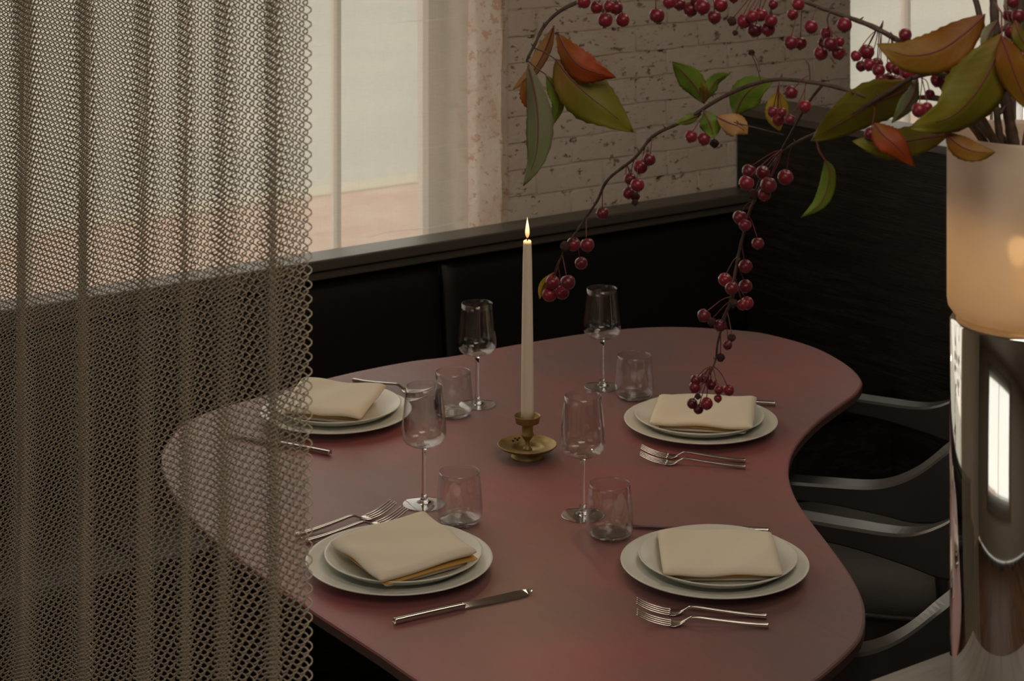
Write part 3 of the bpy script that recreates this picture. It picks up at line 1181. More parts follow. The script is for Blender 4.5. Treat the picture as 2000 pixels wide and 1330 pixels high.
def knife():
    r = empty('table_knife')
    s = spline([(0, .0046, .0046, .0040), (.003, .0048, .0048, .0041), (.05, .0046, .0052, .0040), (.100, .0050, .0052, .0038), (.106, .0048, .0050, .0032)], 24)
    obj('handle', *ribbon(s), M['steel'], r, smooth=True)
    # blade: thin, standing slightly tilted; top edge straight, belly curved
    V, Fc = [], []
    n = 22
    for i in range(n + 1):
        u = i / n
        x = .104 + (KL - .104) * u
        wlo = -.0045 - .0050 * sin(pi * min(u * 1.25, 1) * .55) if u < .8 else -.0095 * (1 - ((u - .8) / .2) ** 2) - .0
        whi = .0045 - .004 * max(0, (u - .8) / .2)
        for (w, z) in ((whi, .0062), (whi * .2 + wlo * .8, .0022), (wlo, .0014), (whi * .2 + wlo * .8, .0010), (whi, .0044)):
            V.append((x, w, z))
    for i in range(n):
        for k in range(5):
            l = (k + 1) % 5
            Fc.append((i * 5 + k, i * 5 + l, (i + 1) * 5 + l, (i + 1) * 5 + k))
    Fc.append((0, 4, 3, 2, 1))
    Fc.append(tuple(n * 5 + k for k in range(5)))
    obj('blade', V, Fc, M['steel'], r)
    r['category'] = 'knife'
    r['group'] = 'steel table knives beside the plates'
    return r
kn = knife()
kspots = [((771, 1217), (1019, 1155), 'table knife lying clear of the plate in front of the askew napkin'),
          ((1500, 1040), (1240, 1024), 'table knife tucked behind the front right plate'),
          ((1513, 791), (1310, 776), 'table knife behind the berry plate, only the handle end showing'),
          ((644, 888), (463, 849), 'table knife seen partly through the coil curtain')]
for i, (a, b, lab) in enumerate(kspots):
    loc, ang, ln = aim(a, b)
    if i == 0:
        kn.location = loc
        kn.rotation_euler = (0, 0, ang)
        kn['label'] = lab
    else:
        dup(kn, loc, ang, lab)

# ------------------------------------------------------------------ candlestick and candle
cc = W(1030, 892, TZ)
cs = empty('candlestick', (cc.x, cc.y, TZ))
tag(cs, 'old brass chamber candlestick with a wide dish in the middle of the table', 'candlestick')
obj('foot_ring', *lathe([(0.023, .013), (.0245, .012), (.0275, .002), (.0285, 0), (.0245, 0), (.022, .010), (.020, .013)], 48), M['brass'], cs, smooth=True)
obj('dish', *lathe([(0, .0125), (.023, .0125), (.0235, .0165), (.030, .0170), (.045, .0192), (.0482, .0222), (.0500, .0228), (.0508, .0220), (.0498, .0205), (.046, .0170), (.030, .0145), (.0245, .0125), (.0235, .0105), (0, .0105)], 72), M['brass'], cs, smooth=True)
obj('stem', *lathe([(0, .012), (.0075, .0125), (.0078, .0140), (.0055, .016), (.0038, .020), (.0034, .024), (.0040, .027), (.0075, .0315), (.0108, .0365), (.0112, .0385), (.0098, .041), (.0096, .0440), (.0096, .0555), (.0150, .0560), (.0200, .0582), (.0210, .0655), (.0222, .0690), (.0228, .0698), (.0222, .0702), (.0205, .0670), (.0195, .0610), (.0120, .0600), (0, .0600)], 56), M['brass'], cs, smooth=True)
rv = random.Random(2)
for i, (px, py) in enumerate([(1002, 857), (1006, 853), (1010.5, 855), (1014, 852)]):
    p = W(px, py, TZ + .022)
    V, Fc = lathe([(0, -.0022), (.0016, -.0016), (.0023, 0), (.0016, .0016), (0, .0022)], 10)
    obj('rivet', [(a + p.x - cc.x, b + p.y - cc.y, c + .0185) for a, b, c in V], Fc, M['calyx'], cs, smooth=True)
cd = empty('candle', (cc.x, cc.y, TZ + .0604))
tag(cd, 'tall ivory taper candle burning in the brass candlestick', 'candle')
H = .306
prof = [(0, 0), (.0107, 0), (.0108, .02), (.0103, .10), (.0092, .19), (.0079, .27), (.0070, H - .006), (.0066, H - .001), (.0055, H), (.0035, H - .0022), (0, H - .003)]
obj('wax_body', *lathe(prof, 40), M['wax'], cd, smooth=True)
obj('wick', *tube([(0, 0, H - .004), (.0003, 0, H + .004), (.0012, 0, H + .009)], [.0009, .0009, .0006], 8), M['wick'], cd, smooth=True)
fl = lathe(curve_prof([(0, H + .003), (.0024, H + .007), (.0037, H + .0125), (.0032, H + .020), (.0018, H + .029), (.0006, H + .036), (0, H + .040)], 20), 24)
obj('flame', *fl, M['flame'], cd, smooth=True)
pl = bpy.data.lights.new('candle_glow', 'POINT')
pl.energy = 0.8
pl.color = (1.0, 0.55, 0.22)
pl.shadow_soft_size = .006
plo = bpy.data.objects.new('candle_glow', pl)
COL.objects.link(plo)
plo.location = (cc.x, cc.y, TZ + .0604 + H + .05)

# ------------------------------------------------------------------ sheer curtains
def sheer(name, x0, x1, y, folds, label, amp=0.012):
    V, Fc = [], []
    nx, nz = 150, 24
    for j in range(nz + 1):
        w = j / nz
        z = 0.62 + (2.68 - 0.62) * w
        for i in range(nx + 1):
            u = i / nx
            x = x0 + (x1 - x0) * u
            a = amp * folds(u)
            # right edge drifts inward towards the hem
            xx = x - (x1 - x0) * 0.006 * (1 - w) * u - 0.002 * (1 - sin(z * 9)) * u
            V.append((xx, y + a * sin(2 * pi * (9.3 * u + 2.2 * u * u)) + .5 * a * sin(2 * pi * 17 * u + z), z))
    for j in range(nz):
        for i in range(nx):
            q = j * (nx + 1) + i
            Fc.append((q, q + 1, q + nx + 2, q + nx + 1))
    o = obj(name, V, Fc, M['sheer'], smooth=True)
    tag(o, label, 'curtain', 'sheer window curtains')
    return o
sheer('sheer_curtain', W1A + .01, 2.737, 3.995, lambda u: 0.15 + 1.0 * max(0, u - .80) / .2 + .3 * (u < .3), 'sheer off-white linen curtain in the big left window, left of the brick pier')
sheer('sheer_curtain', W2A + .01, W2B - .01, 3.995, lambda u: 0.12, 'sheer off-white curtain in the small window right of the brick pier')
for (a, b, lb) in ((W1A, W1B - .004, 'thin curtain rod above the left sheer curtain'), (W2A, W2B, 'thin curtain rod above the right sheer curtain')):
    V, Fc = tube([(a + .001, 3.995, 2.69), (b - .001, 3.995, 2.69)], .006, 10)
    o = obj('curtain_rod', V, Fc, M['black_metal'], smooth=True)
    tag(o, lb, 'rod')

m = M['drape'] = mat('grey_dimming_drape', (0.30, 0.28, 0.25), 0.9)  # out-of-view cloth added to dim the left window and its reflection
V, Fc = [], []
for j in range(2):
    for i in range(121):
        V.append((-2.14 + .02 * sin(i * .55), 0.2 + 2.5 * i / 120, .6 + 2.1 * j))
for i in range(120):
    Fc.append((i, i + 1, 121 + i + 1, 121 + i))
tl_ = nd(m, 'ShaderNodeBsdfTranslucent')
tl_.inputs[0].default_value = (0.32, 0.31, 0.28, 1)
ms_ = nd(m, 'ShaderNodeMixShader')
ms_.inputs[0].default_value = 0.7
lk(m, m.node_tree.nodes['Principled BSDF'].outputs[0], ms_.inputs[1])
lk(m, tl_.outputs[0], ms_.inputs[2])
tp_ = nd(m, 'ShaderNodeBsdfTransparent')
mq_ = nd(m, 'ShaderNodeMixShader')
mq_.inputs[0].default_value = 0.50
lk(m, tp_.outputs[0], mq_.inputs[1])
lk(m, ms_.outputs[0], mq_.inputs[2])
lk(m, mq_.outputs[0], m.node_tree.nodes['Material Output'].inputs[0])
o = obj('drape', V, Fc, M['drape'], smooth=True)
tag(o, 'grey drape added to dim the unseen left-hand window, only mirrored in chrome', 'curtain')

# ------------------------------------------------------------------ metal coil curtain
CZ0, CZ1 = 0.02, 2.84
PITCH, DS, CR, WR = 0.0144, 0.0054, 0.0044, 0.00082
turns = int((CZ1 - CZ0) / PITCH)
SEG = 10
path = []
for i in range(turns * SEG + 1):
    a = 2 * pi * i / SEG
    path.append((CR * cos(a), CR * sin(a), CZ0 - CZ1 + PITCH * i / SEG))
# square-section wire, swept quickly
V, Fc = [], []
K = 4
for i, p in enumerate(path):
    a = 2 * pi * i / SEG
    er = (cos(a), sin(a), 0)
    tz = PITCH / (2 * pi * CR)
    l = sqrt(1 + tz * tz)
    ez = (sin(a) * tz / l, -cos(a) * tz / l, 1 / l)
    for k in range(K):
        b = 2 * pi * k / K + pi / 4
        V.append(tuple(p[q] + WR * (er[q] * cos(b) + ez[q] * sin(b)) for q in range(3)))
for i in range(len(path) - 1):
    for k in range(K):
        l = (k + 1) % K
        Fc.append((i * K + k, i * K + l, (i + 1) * K + l, (i + 1) * K + k))
coil_me = bpy.data.meshes.new('coil')
coil_me.from_pydata(V, [], Fc)
coil_me.polygons.foreach_set('use_smooth', [True] * len(Fc))
coil_me.materials.append(M['coil'])
cu = empty('coil_curtain', (0.973, 2.3, CZ1))
tag(cu, 'bronze metal coil mesh curtain hanging in folds from the ceiling on the left', 'curtain')
knots = [(1.60, -1.2), (1.70, -.62), (1.786, 0), (1.90, 1), (1.986, 2), (2.087, 3), (2.26, 4), (2.456, 5), (2.65, 6), (2.86, 7), (3.1, 8)]
def phase(n):
    for (a, pa), (b, pb) in zip(knots[:-1], knots[1:]):
        if n <= b:
            t_ = (n - a) / (b - a)
            return pa + (pb - pa) * t_, (b - a)
    return knots[-1][1], .2
def sm(n):
    # smoothed phase and period
    p = q = 0
    for d in (-.03, -.015, 0, .015, .03):
        a, b = phase(n + d)
        p += a / 5
        q += b / 5
    return p, q
def pos(n, bottom):
    p, per = sm(n)
    A = per / (2 * pi) * (.26 + .22 * math.exp(-((n - 1.79) / .06) ** 2) + .05 * sin(n * 23))
    sh = (0.10 * sin(n * 7)) if bottom else 0
    return 0.973 + A * sin(2 * pi * (p + sh)) + (0.006 * sin(n * 5) if bottom else 0)
n_ = 1.716
cnt = 0
while n_ < 2.78 and cnt < 298:
    e = 1e-3
    dx = (pos(n_ + e, 0) - pos(n_ - e, 0)) / (2 * e)
    st_ = DS / sqrt(1 + dx * dx)
    xt, xb = pos(n_, 0), pos(n_, 1)
    o = bpy.data.objects.new('coil', coil_me)
    COL.objects.link(o)
    o.parent = cu
    a = atan2(1, dx)
    Hh = CZ1 - CZ0
    zv = Vector((xt - xb, 0, Hh)) / Hh
    o.matrix_parent_inverse = Matrix.Identity(4)
    mtx = Matrix.Identity(4)
    mtx.col[0] = (cos(a), sin(a), 0, 0)
    mtx.col[1] = (-sin(a), cos(a), 0, 0)
    mtx.col[2] = (zv.x, zv.y, zv.z, 0)
    mtx.col[3] = (xt - 0.973, n_ - 2.3, (PITCH / 2 if cnt % 2 else 0), 1)
    o.matrix_basis = mtx
    n_ += st_
    cnt += 1
V, Fc = boxes([(0.93, 1.016, 1.62, 3.02, CZ1 + .012, CEIL - .001)])
child('curtain_track', (V, Fc), M['black_metal'], cu)

# ------------------------------------------------------------------ armchairs
def armchair():
    r = empty('armchair')
    # local: y+ is the front, x sideways, seat height .46
    half = [(.268, .225, .680, .046, .028), (.260, .12, .680, .048, .030), (.247, .02, .680, .048, .034), (.234, -.07, .684, .044, .050), (.222, -.13, .708, .038, .085),
            (.203, -.185, .752, .030, .125), (.165, -.232, .788, .024, .160), (.090, -.262, .806, .020, .180), (.0, -.270, .810, .019, .185)]
    full = half + [(-a, b, c, d, e_) for a, b, c, d, e_ in half[-2::-1]]
    sec = spline(full, 150)
    V, Fc = [], []
    n = len(sec)
    for i, (x, y, z, w, h) in enumerate(sec):
        a, b = sec[max(i - 1, 0)], sec[min(i + 1, n - 1)]
        t_ = Vector((b[0] - a[0], b[1] - a[1])).normalized()
        s = Vector((t_.y, -t_.x))           # outward
        lean = 0.12 * max(0, (h - .05)) / .12
        def P(k, dz):
            oo = w / 2 * k
            ln = -lean * dz * .35
            return (x + s.x * (oo + ln * -1), y + s.y * (oo + ln * -1), z + dz)
        c = .004
        ring = [P(-1, -c), P(-.8, 0), P(.8, 0), P(1, -c), P(.95, -h + c), P(.75, -h), P(-.75, -h), P(-.95, -h + c)]
        V += ring
    K = 8
    for i in range(n - 1):
        for k in range(K):
            l = (k + 1) % K
            Fc.append((i * K + k, i * K + l, (i + 1) * K + l, (i + 1) * K + k))
    Fc.append(tuple(range(K))[::-1])
    Fc.append(tuple((n - 1) * K + k for k in range(K)))
    obj('arm_and_back_rail', V, Fc, M['chair_frame'], r)
    # seat pad, rounded trapezoid, domed
    V, Fc = [], []
    nr, ns = 10, 64
    def outl(a):
        ca, sa = cos(a), sin(a)
        rx, ry = 0.216, 0.222
        e_ = 0.55
        x = rx * math.copysign(abs(ca) ** e_, ca)
        y = ry * math.copysign(abs(sa) ** e_, sa)
        x *= 1.0 + .10 * (y / ry)
        return x, y
    rings = [(0, .500), (.3, .499), (.6, .495), (.82, .488), (.93, .479), (.985, .464), (1.0, .449), (.99, .436), (.95, .429), (0, .429)]
    for q, (s, z) in enumerate(rings):
        if s == 0:
            V.append((0, 0, z))
            rings[q] = (s, z, [len(V) - 1])
        else:
            st_ = len(V)
            for k in range(ns):
                x, y = outl(2 * pi * k / ns)
                V.append((x * s, y * s, z))
            rings[q] = (s, z, list(range(st_, st_ + ns)))
    for A, B in zip(rings[:-1], rings[1:]):
        a, b = A[2], B[2]
        for k in range(ns):
            l = (k + 1) % ns
            if len(a) == 1:
                Fc.append((a[0], b[k], b[l]))
            elif len(b) == 1:
                Fc.append((a[k], b[0], a[l]))
            else:
                Fc.append((a[k], b[k], b[l], a[l]))
    seat = obj('seat', V, Fc, M['seat_leather'], r, smooth=True)
    ring = []
    for k in range(ns + 1):
        x, y = outl(2 * pi * k / ns)
        ring.append((x * 1.0, y * 1.0, .442))
    obj('piping', *tube(ring, .0042, 8, False), M['seat_leather'], seat, smooth=True)
    # seat frame
    V, Fc = [], []
    for z, s in ((.428, .93), (.385, .91)):
        for k in range(ns):
            x, y = outl(2 * pi * k / ns)
            V.append((x * s, y * s, z))
    for k in range(ns):
        l = (k + 1) % ns
        Fc.append((k, ns + k, ns + l, l))
    Fc.append(tuple(range(ns)))
    Fc.append(tuple(range(ns, 2 * ns))[::-1])
    obj('seat_frame', V, Fc, M['chair_frame'], r)
    for sx_ in (-1, 1):
        obj('leg', *tube(spline([(sx_ * .262, .205, .660), (sx_ * .256, .212, .42), (sx_ * .262, .232, .2), (sx_ * .272, .245, 0.0)], 14), [.016] * 8 + [.016 - .0009 * k for k in range(7)], 14), M['chair_frame'], r, smooth=True)
        obj('leg', *tube(spline([(sx_ * .205, -.165, .690), (sx_ * .200, -.185, .42), (sx_ * .215, -.235, .2), (sx_ * .232, -.275, 0.0)], 14), [.016] * 8 + [.016 - .0009 * k for k in range(7)], 14), M['chair_frame'], r, smooth=True)
    r['category'] = 'chair'
    r['group'] = 'black armchairs at the right side of the table'
    return r
ch = armchair()
def cw(X, Z):
    return (KX * X + KZ * Z, -KZ * X + KX * Z)
def chair_rot(dX, dZ):
    # facing direction given in camera terms
    x, y = KX * dX + KZ * dZ, -KZ * dX + KX * dZ
    return atan2(y, x) - pi / 2
x, y = cw(.655, 3.645)
ch.location = (x, y, 0)
ch.rotation_euler = (0, 0, chair_rot(-.93, .37))
ch['label'] = 'farther black armchair with grey leather seat in the inward curve of the table'
x, y = cw(.490, 2.985)
dup(ch, (x, y, 0), chair_rot(-.94, .34), 'nearer black armchair, its arms reaching under the front right lobe of the table')

# ------------------------------------------------------------------ divider that carries the vase lamp
dv = empty('divider', (2.2, 1.27, 0))
tag(dv, 'low grey oak topped divider in the bottom right corner under the chrome lamp', 'divider')
DZ = 0.95
bev(child('divider_top', box(1.41, 3.3, 1.08, 1.452, DZ - .03, DZ), M['grey_oak'], dv), .003)
bev(child('divider_body', box(1.43, 3.28, 1.10, 1.43, 0, DZ - .03), M['oak'], dv), .003)

# ------------------------------------------------------------------ vase lamp: chrome column with frosted glass
LZ = 2.0
lp = WZ(2007, 0, LZ)
lr = 0.0802
lamp = empty('vase_lamp', (lp.x, lp.y, DZ))
tag(lamp, 'chrome column lamp carrying a frosted glowing glass cylinder used as a vase', 'lamp')
zb, zt = 1.340 - DZ, 1.528 - DZ
obj('chrome_column', *lathe([(0, 0.0), (lr - .004, 0.0), (lr - .003, .002), (lr - .003, zb - .004), (lr - .006, zb - .001), (lr - .012, zb), (0, zb)], 128), M['chrome'], lamp, smooth=True)
r_ = lr
prof = [(0, zb + .001), (r_ - .016, zb + .001), (r_ - .006, zb + .004), (r_ - .001, zb + .011), (r_, zb + .018), (r_, zt - .002), (r_ - .0015, zt), (r_ - .0035, zt - .001), (r_ - .004, zt - .006), (r_ - .004, zb + .020), (r_ - .009, zb + .009), (r_ - .018, zb + .005), (0, zb + .005)]
obj('frosted_glass', *lathe(prof, 96), M['frost'], lamp, smooth=True)
# inner vessel that holds the water and stems
obj('inner_vessel', *lathe([(0, zb + .085), (.030, zb + .086), (.048, zb + .096), (.054, zb + .112), (.054, zt - .045), (.051, zt - .045), (.051, zb + .112), (.045, zb + .099), (0, zb + .089)], 48), M['soil'], lamp, smooth=True)
obj('bulb', *lathe([(0, zb + .018), (.012, zb + .02), (.016, zb + .032), (.014, zb + .046), (0, zb + .054)], 24), M['bulb'], lamp, smooth=True)
bl = bpy.data.lights.new('lamp_bulb', 'POINT')
bl.energy = 0.11
bl.color = (1.0, 0.70, 0.34)
bl.shadow_soft_size = .02
blo = bpy.data.objects.new('lamp_bulb', bl)
COL.objects.link(blo)
blo.location = (lp.x, lp.y, DZ + zb + .066)

# chrome pillar farther back
cp = WZ(2016, 0, 3.3)
o = obj('chrome_pillar', *lathe([(0, 0), (.075, 0), (.075, .03), (.069, .032), (.069, CEIL - .03), (.075, CEIL - .028), (.075, CEIL - .001), (0, CEIL - .001)], 96), M['chrome'], smooth=True)
o.location = (cp.x, cp.y, 0.0)
tag(o, 'tall chrome pillar standing behind the frosted vase at the right edge', 'pillar')

# ------------------------------------------------------------------ crabapple branches
def smooth_branch(ctrl, n):
    """ctrl: (px, py, Z, radius_px)"""
    s = spline(ctrl, n)
    P = [WZ(a, b, c) for a, b, c, d in s]
    R = [max(.0006, d * c / F) for a, b, c, d in s]
    return s, P, R

berry_me = {}
def make_berry_mesh(kind):
    n1, n2 = 16, 10
    prof = []
    for j in range(n2 + 1):
        a = -pi / 2 + pi * j / n2
        r = cos(a)
        z = sin(a)
        if j > n2 * .7:
            z -= .16 * max(0, 1 - (r / .55) ** 2)      # dimple where the stalk sits
        prof.append((max(r, 0) if 0 < j < n2 else 0, z * .97))
    V, Fc = lathe(prof, n1)
    rr_ = random.Random(9 if kind == 'berry' else 10)
    if kind == 'dried':
        V = [tuple(c * rr_.uniform(.78, 1.05) for c in v) for v in V]
    me = bpy.data.meshes.new(kind)
    me.from_pydata(V, [], Fc)
    me.polygons.foreach_set('use_smooth', [True] * len(Fc))
    me.materials.append(M['berry' if kind == 'berry' else 'dried'])
    # calyx crown at the blossom end
    V2, F2 = [], []
    for k in range(5):
        a = 2 * pi * k / 5
        b = .5
        i0 = len(V2)
        V2 += [(.20 * cos(a - b), .20 * sin(a - b), -.93), (.20 * cos(a + b), .20 * sin(a + b), -.93), (.26 * cos(a), .26 * sin(a), -1.16), (.05 * cos(a), .05 * sin(a), -1.0)]
        F2 += [(i0, i0 + 1, i0 + 2), (i0, i0 + 2, i0 + 3), (i0 + 1, i0 + 3, i0 + 2), (i0, i0 + 3, i0 + 1)]
    me2 = bpy.data.meshes.new('calyx')
    me2.from_pydata(V2, [], F2)
    me2.materials.append(M['calyx'])
    return me, me2
for kd in ('berry', 'dried'):
    berry_me[kd] = make_berry_mesh(kd)
rbz = random.Random(21)

def add_berry(root, org, s, P, x, y, r, Z=None, node=None, dried=False):
    kd = 'dried' if dried else 'berry'
    if node is not None:
        nx, ny = node[0], node[1]
        nZ = node[2]
        top = WZ(nx, ny, nZ)
    else:
        best = min(range(len(s)), key=lambda i: (s[i][0] - x) ** 2 + (s[i][1] - (y - 48)) ** 2)
        top = P[best]
        nZ = s[best][2]
    zz = Z if Z is not None else nZ + rbz.uniform(-.022, .022)
    c = WZ(x, y, zz)
    rad = r * zz / F
    o = bpy.data.objects.new('berry' if not dried else 'dried_berry', berry_me[kd][0])
    COL.objects.link(o)
    o.parent = root
    o.location = c - org
    d = (top - c)
    dn = d.normalized()
    q = Vector((0, 0, 1)).rotation_difference((dn + Vector((rbz.uniform(-.25, .25), rbz.uniform(-.25, .25), .6))).normalized())
    o.rotation_mode = 'QUATERNION'
    o.rotation_quaternion = q
    o.scale = (rad, rad, rad)
    cal = bpy.data.objects.new('calyx', berry_me[kd][1])
    COL.objects.link(cal)
    cal.parent = o
    # stalk
    up = q @ Vector((0, 0, 1))
    a = c + up * rad * .78
    mid = a.lerp(top, .5) + up * d.length * .12 + Vector((rbz.uniform(-.002, .002), rbz.uniform(-.002, .002), 0))
    pp = spline([a, mid, top], 8)
    st = obj('stalk', *tube([Vector(v) - org for v in pp], [.00055] * 8 + [.0008], 5), M['pedicel'], root, smooth=True)
    return o

def leaf(root, org, ribpx, wpx, matn, roll=0.0, fold=0.35, curl=0.0, serr=0.03, petiole=None, shape=0.42, wave=0.14, asym=(1, 1)):
    """ribpx: (px, py, Z) from base to tip; wpx half width in photo pixels"""
    N, Kk = 20, 4
    s = spline(ribpx, N)
    P = [WZ(a, b, c) for a, b, c in s]
    zm = s[N // 2][2]
    hw = wpx * 1.16 * zm / F
    view = Vector((0, 0, EYE))
    V, Fc, UV = [], [], []
    rl = random.Random(int(ribpx[0][0] * 7 + ribpx[0][1]))
    ph = rl.uniform(0, 6)
    for i in range(N + 1):
        t_ = (P[min(i + 1, N)] - P[max(i - 1, 0)]).normalized()
        vd = (P[i] - view).normalized()
        side = t_.cross(vd).normalized()
        nr = side.cross(t_).normalized()
        ca, sa = cos(roll), sin(roll)
        sd = side * ca + nr * sa
        nn_ = nr * ca - side * sa
        u = i / N
        w = hw * (sin(pi * u ** (0.5 / max(shape, .05) * .5 + .35))) ** .85 if 0 < u < 1 else 0
        w = max(w, 0.00015)
        for k in range(-Kk, Kk + 1):
            f_ = k / Kk
            e = w * (1 + (serr * ((i % 2) * 2 - 1) if abs(k) == Kk else 0)) * (asym[0] if k < 0 else asym[1])
            p = P[i] + sd * (f_ * e * cos(fold * .5)) + nn_ * (abs(f_) * e * sin(fold) + curl * e * f_ * f_ + wave * hw * sin(u * 11 + ph + (2 if k < 0 else 0)) * f_ * f_)
            V.append(p - org)
            UV.append((u, .5 + .5 * f_))
    Wd = 2 * Kk + 1
    for i in range(N):
        for k in range(Wd - 1):
            a = i * Wd + k
            Fc.append((a, a + 1, a + Wd + 1, a + Wd))
    o = obj('leaf', V, Fc, LEAF[matn], root, smooth=True, uvs=UV)
    md = o.modifiers.new('thick', 'SOLIDIFY')
    md.thickness = .0004
    pr = [Vector(p) for p in P]
    if petiole:
        pth = [WZ(*q) for q in petiole] + pr[:int(N * .92)]
    else:
        pth = pr[:int(N * .92)]
    vn = (view - P[N // 2]).normalized() * .0005
    obj('midrib', *tube([p - org + vn for p in pth], [.0011 * (1 - .75 * i / len(pth)) for i in range(len(pth))], 5), M['pedicel'], o, smooth=True)
    return o

def branch(label, ctrl, n=60, extra=(), org=None):
    s, P, R = smooth_branch(ctrl, n)
    org = P[0].copy()
    root = empty('crabapple_branch', org)
    tag(root, label, 'branch', 'crabapple branches in the vase')
    rk = random.Random(len(ctrl))
    R2 = [r * (1 + .12 * rk.uniform(-1, 1)) for r in R]
    b = obj('twig', *tube([p - org for p in P], R2, 10), M['bark'], root, smooth=True)
    # buds / knuckles
    for i in range(4, n - 2, 7):
        d = Vector((rk.uniform(-1, 1), rk.uniform(-1, 1), rk.uniform(-.2, 1))).normalized()
        obj('spur', *tube([P[i] - org, P[i] - org + d * R[i] * 1.6, P[i] - org + d * R[i] * 2.8 + Vector((0, 0, R[i]))], [R[i] * .8, R[i] * .55, R[i] * .15], 6), M['bark'], root, smooth=True)
    for e in extra:
        s2, P2, R3 = smooth_branch(e, 22)
        obj('side_twig', *tube([p - org for p in P2], R3, 8), M['bark'], root, smooth=True)
        s = s + s2
        P = P + P2
    return root, org, s, P

inside = (1975, 300, 2.0)
# --- branch A : arcs over the top and droops at the left with the big leaves
rA, oA, sA, PA = branch('arching branch with orange and olive leaves drooping left of the others over the brick pier',
    [(1960, 330, 2.0, 7), (1935, 150, 1.98, 7), (1880, -60, 2.0, 6), (1720, -190, 2.06, 5.5), (1480, -170, 2.14, 5), (1290, -90, 2.2, 4.5), (1180, -28, 2.22, 4.2), (1135, 0, 2.23, 4), (1093, 22, 2.24, 3.8), (1062, 52, 2.25, 3.4), (1044, 88, 2.25, 3), (1031, 113, 2.25, 2.6), (1029, 122, 2.25, 2)], 80,
    extra=[[(1044, 94, 2.25, 1.6), (1064, 102, 2.25, 1.4), (1086, 117, 2.245, 1.2)], [(1030, 118, 2.25, 1.6), (1048, 133, 2.25, 1.3), (1067, 146, 2.25, 1.1)]])
leaf(rA, oA, [(1086, 116, 2.245), (1112, 150, 2.24), (1148, 185, 2.235), (1190, 218, 2.23), (1236, 258, 2.235)], 41, 'olive_leaf', roll=0.15, fold=.3)
leaf(rA, oA, [(1090, 66, 2.26), (1108, 100, 2.235), (1132, 128, 2.225), (1165, 142, 2.22), (1203, 152, 2.225)], 27, 'red_orange_leaf', roll=-.3, fold=.45, serr=.07, asym=(1.1, .9))
leaf(rA, oA, [(1082, 50, 2.27), (1066, 95, 2.275), (1040, 140, 2.28), (1002, 176, 2.285)], 13, 'peach_leaf', roll=.3, fold=.5)
leaf(rA, oA, [(1036, 152, 2.275), (1030, 172, 2.27), (1028, 192, 2.27), (1034, 216, 2.27)], 12, 'orange_leaf', roll=0, serr=.1)
leaf(rA, oA, [(1031, 124, 2.25), (1046, 190, 2.245), (1051, 250, 2.24), (1045, 310, 2.24), (1022, 363, 2.245)], 24, 'grey_green_leaf', roll=-.25, fold=.5)
leaf(rA, oA, [(1066, 146, 2.25), (1084, 175, 2.25), (1092, 205, 2.25), (1080, 246, 2.255)], 14, 'green_leaf', roll=.5, fold=.4)
for b in [(1140, 3, 14), (1165, 14, 13), (1182, 39, 15), (1203, 15, 14), (1216, 39, 14), (1190, 12, 12)]:
    add_berry(rA, oA, sA, PA, *b, Z=2.23 + rbz.uniform(-.02, .02), node=(1200, -38, 2.215))
add_berry(rA, oA, sA, PA, 1283, 30, 15.5, Z=2.2, node=(1285, -88, 2.2))

# --- branch B : middle, long droop to the left ending near the candle flame
rB, oB, sB, PB = branch('long middle branch sagging left past the brick pier, berries ending near the candle',
    [(1965, 340, 2.0, 6), (1930, 262, 1.98, 6), (1860, 200, 1.98, 6), (1780, 190, 2.0, 5), (1720, 194, 2.02, 4.6), (1690, 188, 2.03, 4.6), (1650, 174, 2.05, 4.6), (1582, 160, 2.08, 4.4), (1520, 155, 2.11, 4.2), (1465, 166, 2.14, 4.0), (1400, 196, 2.17, 3.8), (1340, 234, 2.2, 3.6), (1278, 264, 2.23, 3.4), (1240, 308, 2.25, 3.3), (1188, 350, 2.28, 3.2), (1166, 393, 2.3, 2.8), (1142, 428, 2.32, 2.2), (1120, 462, 2.33, 1.8), (1100, 492, 2.34, 1.5), (1085, 535, 2.35, 1.2)], 110,
    extra=[[(1582, 160, 2.08, 1.8), (1580, 130, 2.08, 1.4), (1574, 118, 2.08, 1.2)], [(1370, 215, 2.18, 1.8), (1420, 235, 2.16, 1.5), (1470, 248, 2.14, 1.3), (1530, 263, 2.11, 1.2)],
           [(1486, 158, 2.13, 1.0), (1478, 130, 2.13, .8), (1468, 106, 2.13, .7)]])
leaf(rB, oB, [(1376, 202, 2.19), (1360, 172, 2.19), (1340, 148, 2.185), (1313, 119, 2.18)], 21, 'green_leaf', roll=.2)
leaf(rB, oB, [(1378, 198, 2.2), (1390, 170, 2.205), (1402, 155, 2.21), (1425, 143, 2.215)], 13, 'green_leaf', roll=-.5)
leaf(rB, oB, [(1372, 200, 2.18), (1374, 186, 2.175), (1374, 172, 2.17), (1372, 160, 2.17)], 9, 'olive_leaf', roll=.3)
leaf(rB, oB, [(1436, 226, 2.17), (1447, 198, 2.165), (1470, 172, 2.16), (1512, 155, 2.16)], 27, 'green_leaf', roll=.1)
leaf(rB, oB, [(1370, 222, 2.19), (1352, 230, 2.19), (1338, 236, 2.19), (1320, 240, 2.19)], 9, 'green_leaf', roll=.2)
leaf(rB, oB, [(1374, 216, 2.17), (1384, 236, 2.165), (1390, 252, 2.165), (1394, 270, 2.165)], 19, 'green_leaf', roll=-.1)
leaf(rB, oB, [(1400, 228, 2.16), (1425, 240, 2.155), (1445, 248, 2.15), (1460, 262, 2.15)], 20, 'peach_leaf', roll=.1)
for b in [(1350, 266, 12.5), (1375, 271, 13)]:
    add_berry(rB, oB, sB, PB, *b, Z=2.17, node=(1380, 218, 2.18))
add_berry(rB, oB, sB, PB, 1395, 280, 9.5, node=(1388, 220, 2.18), dried=True)
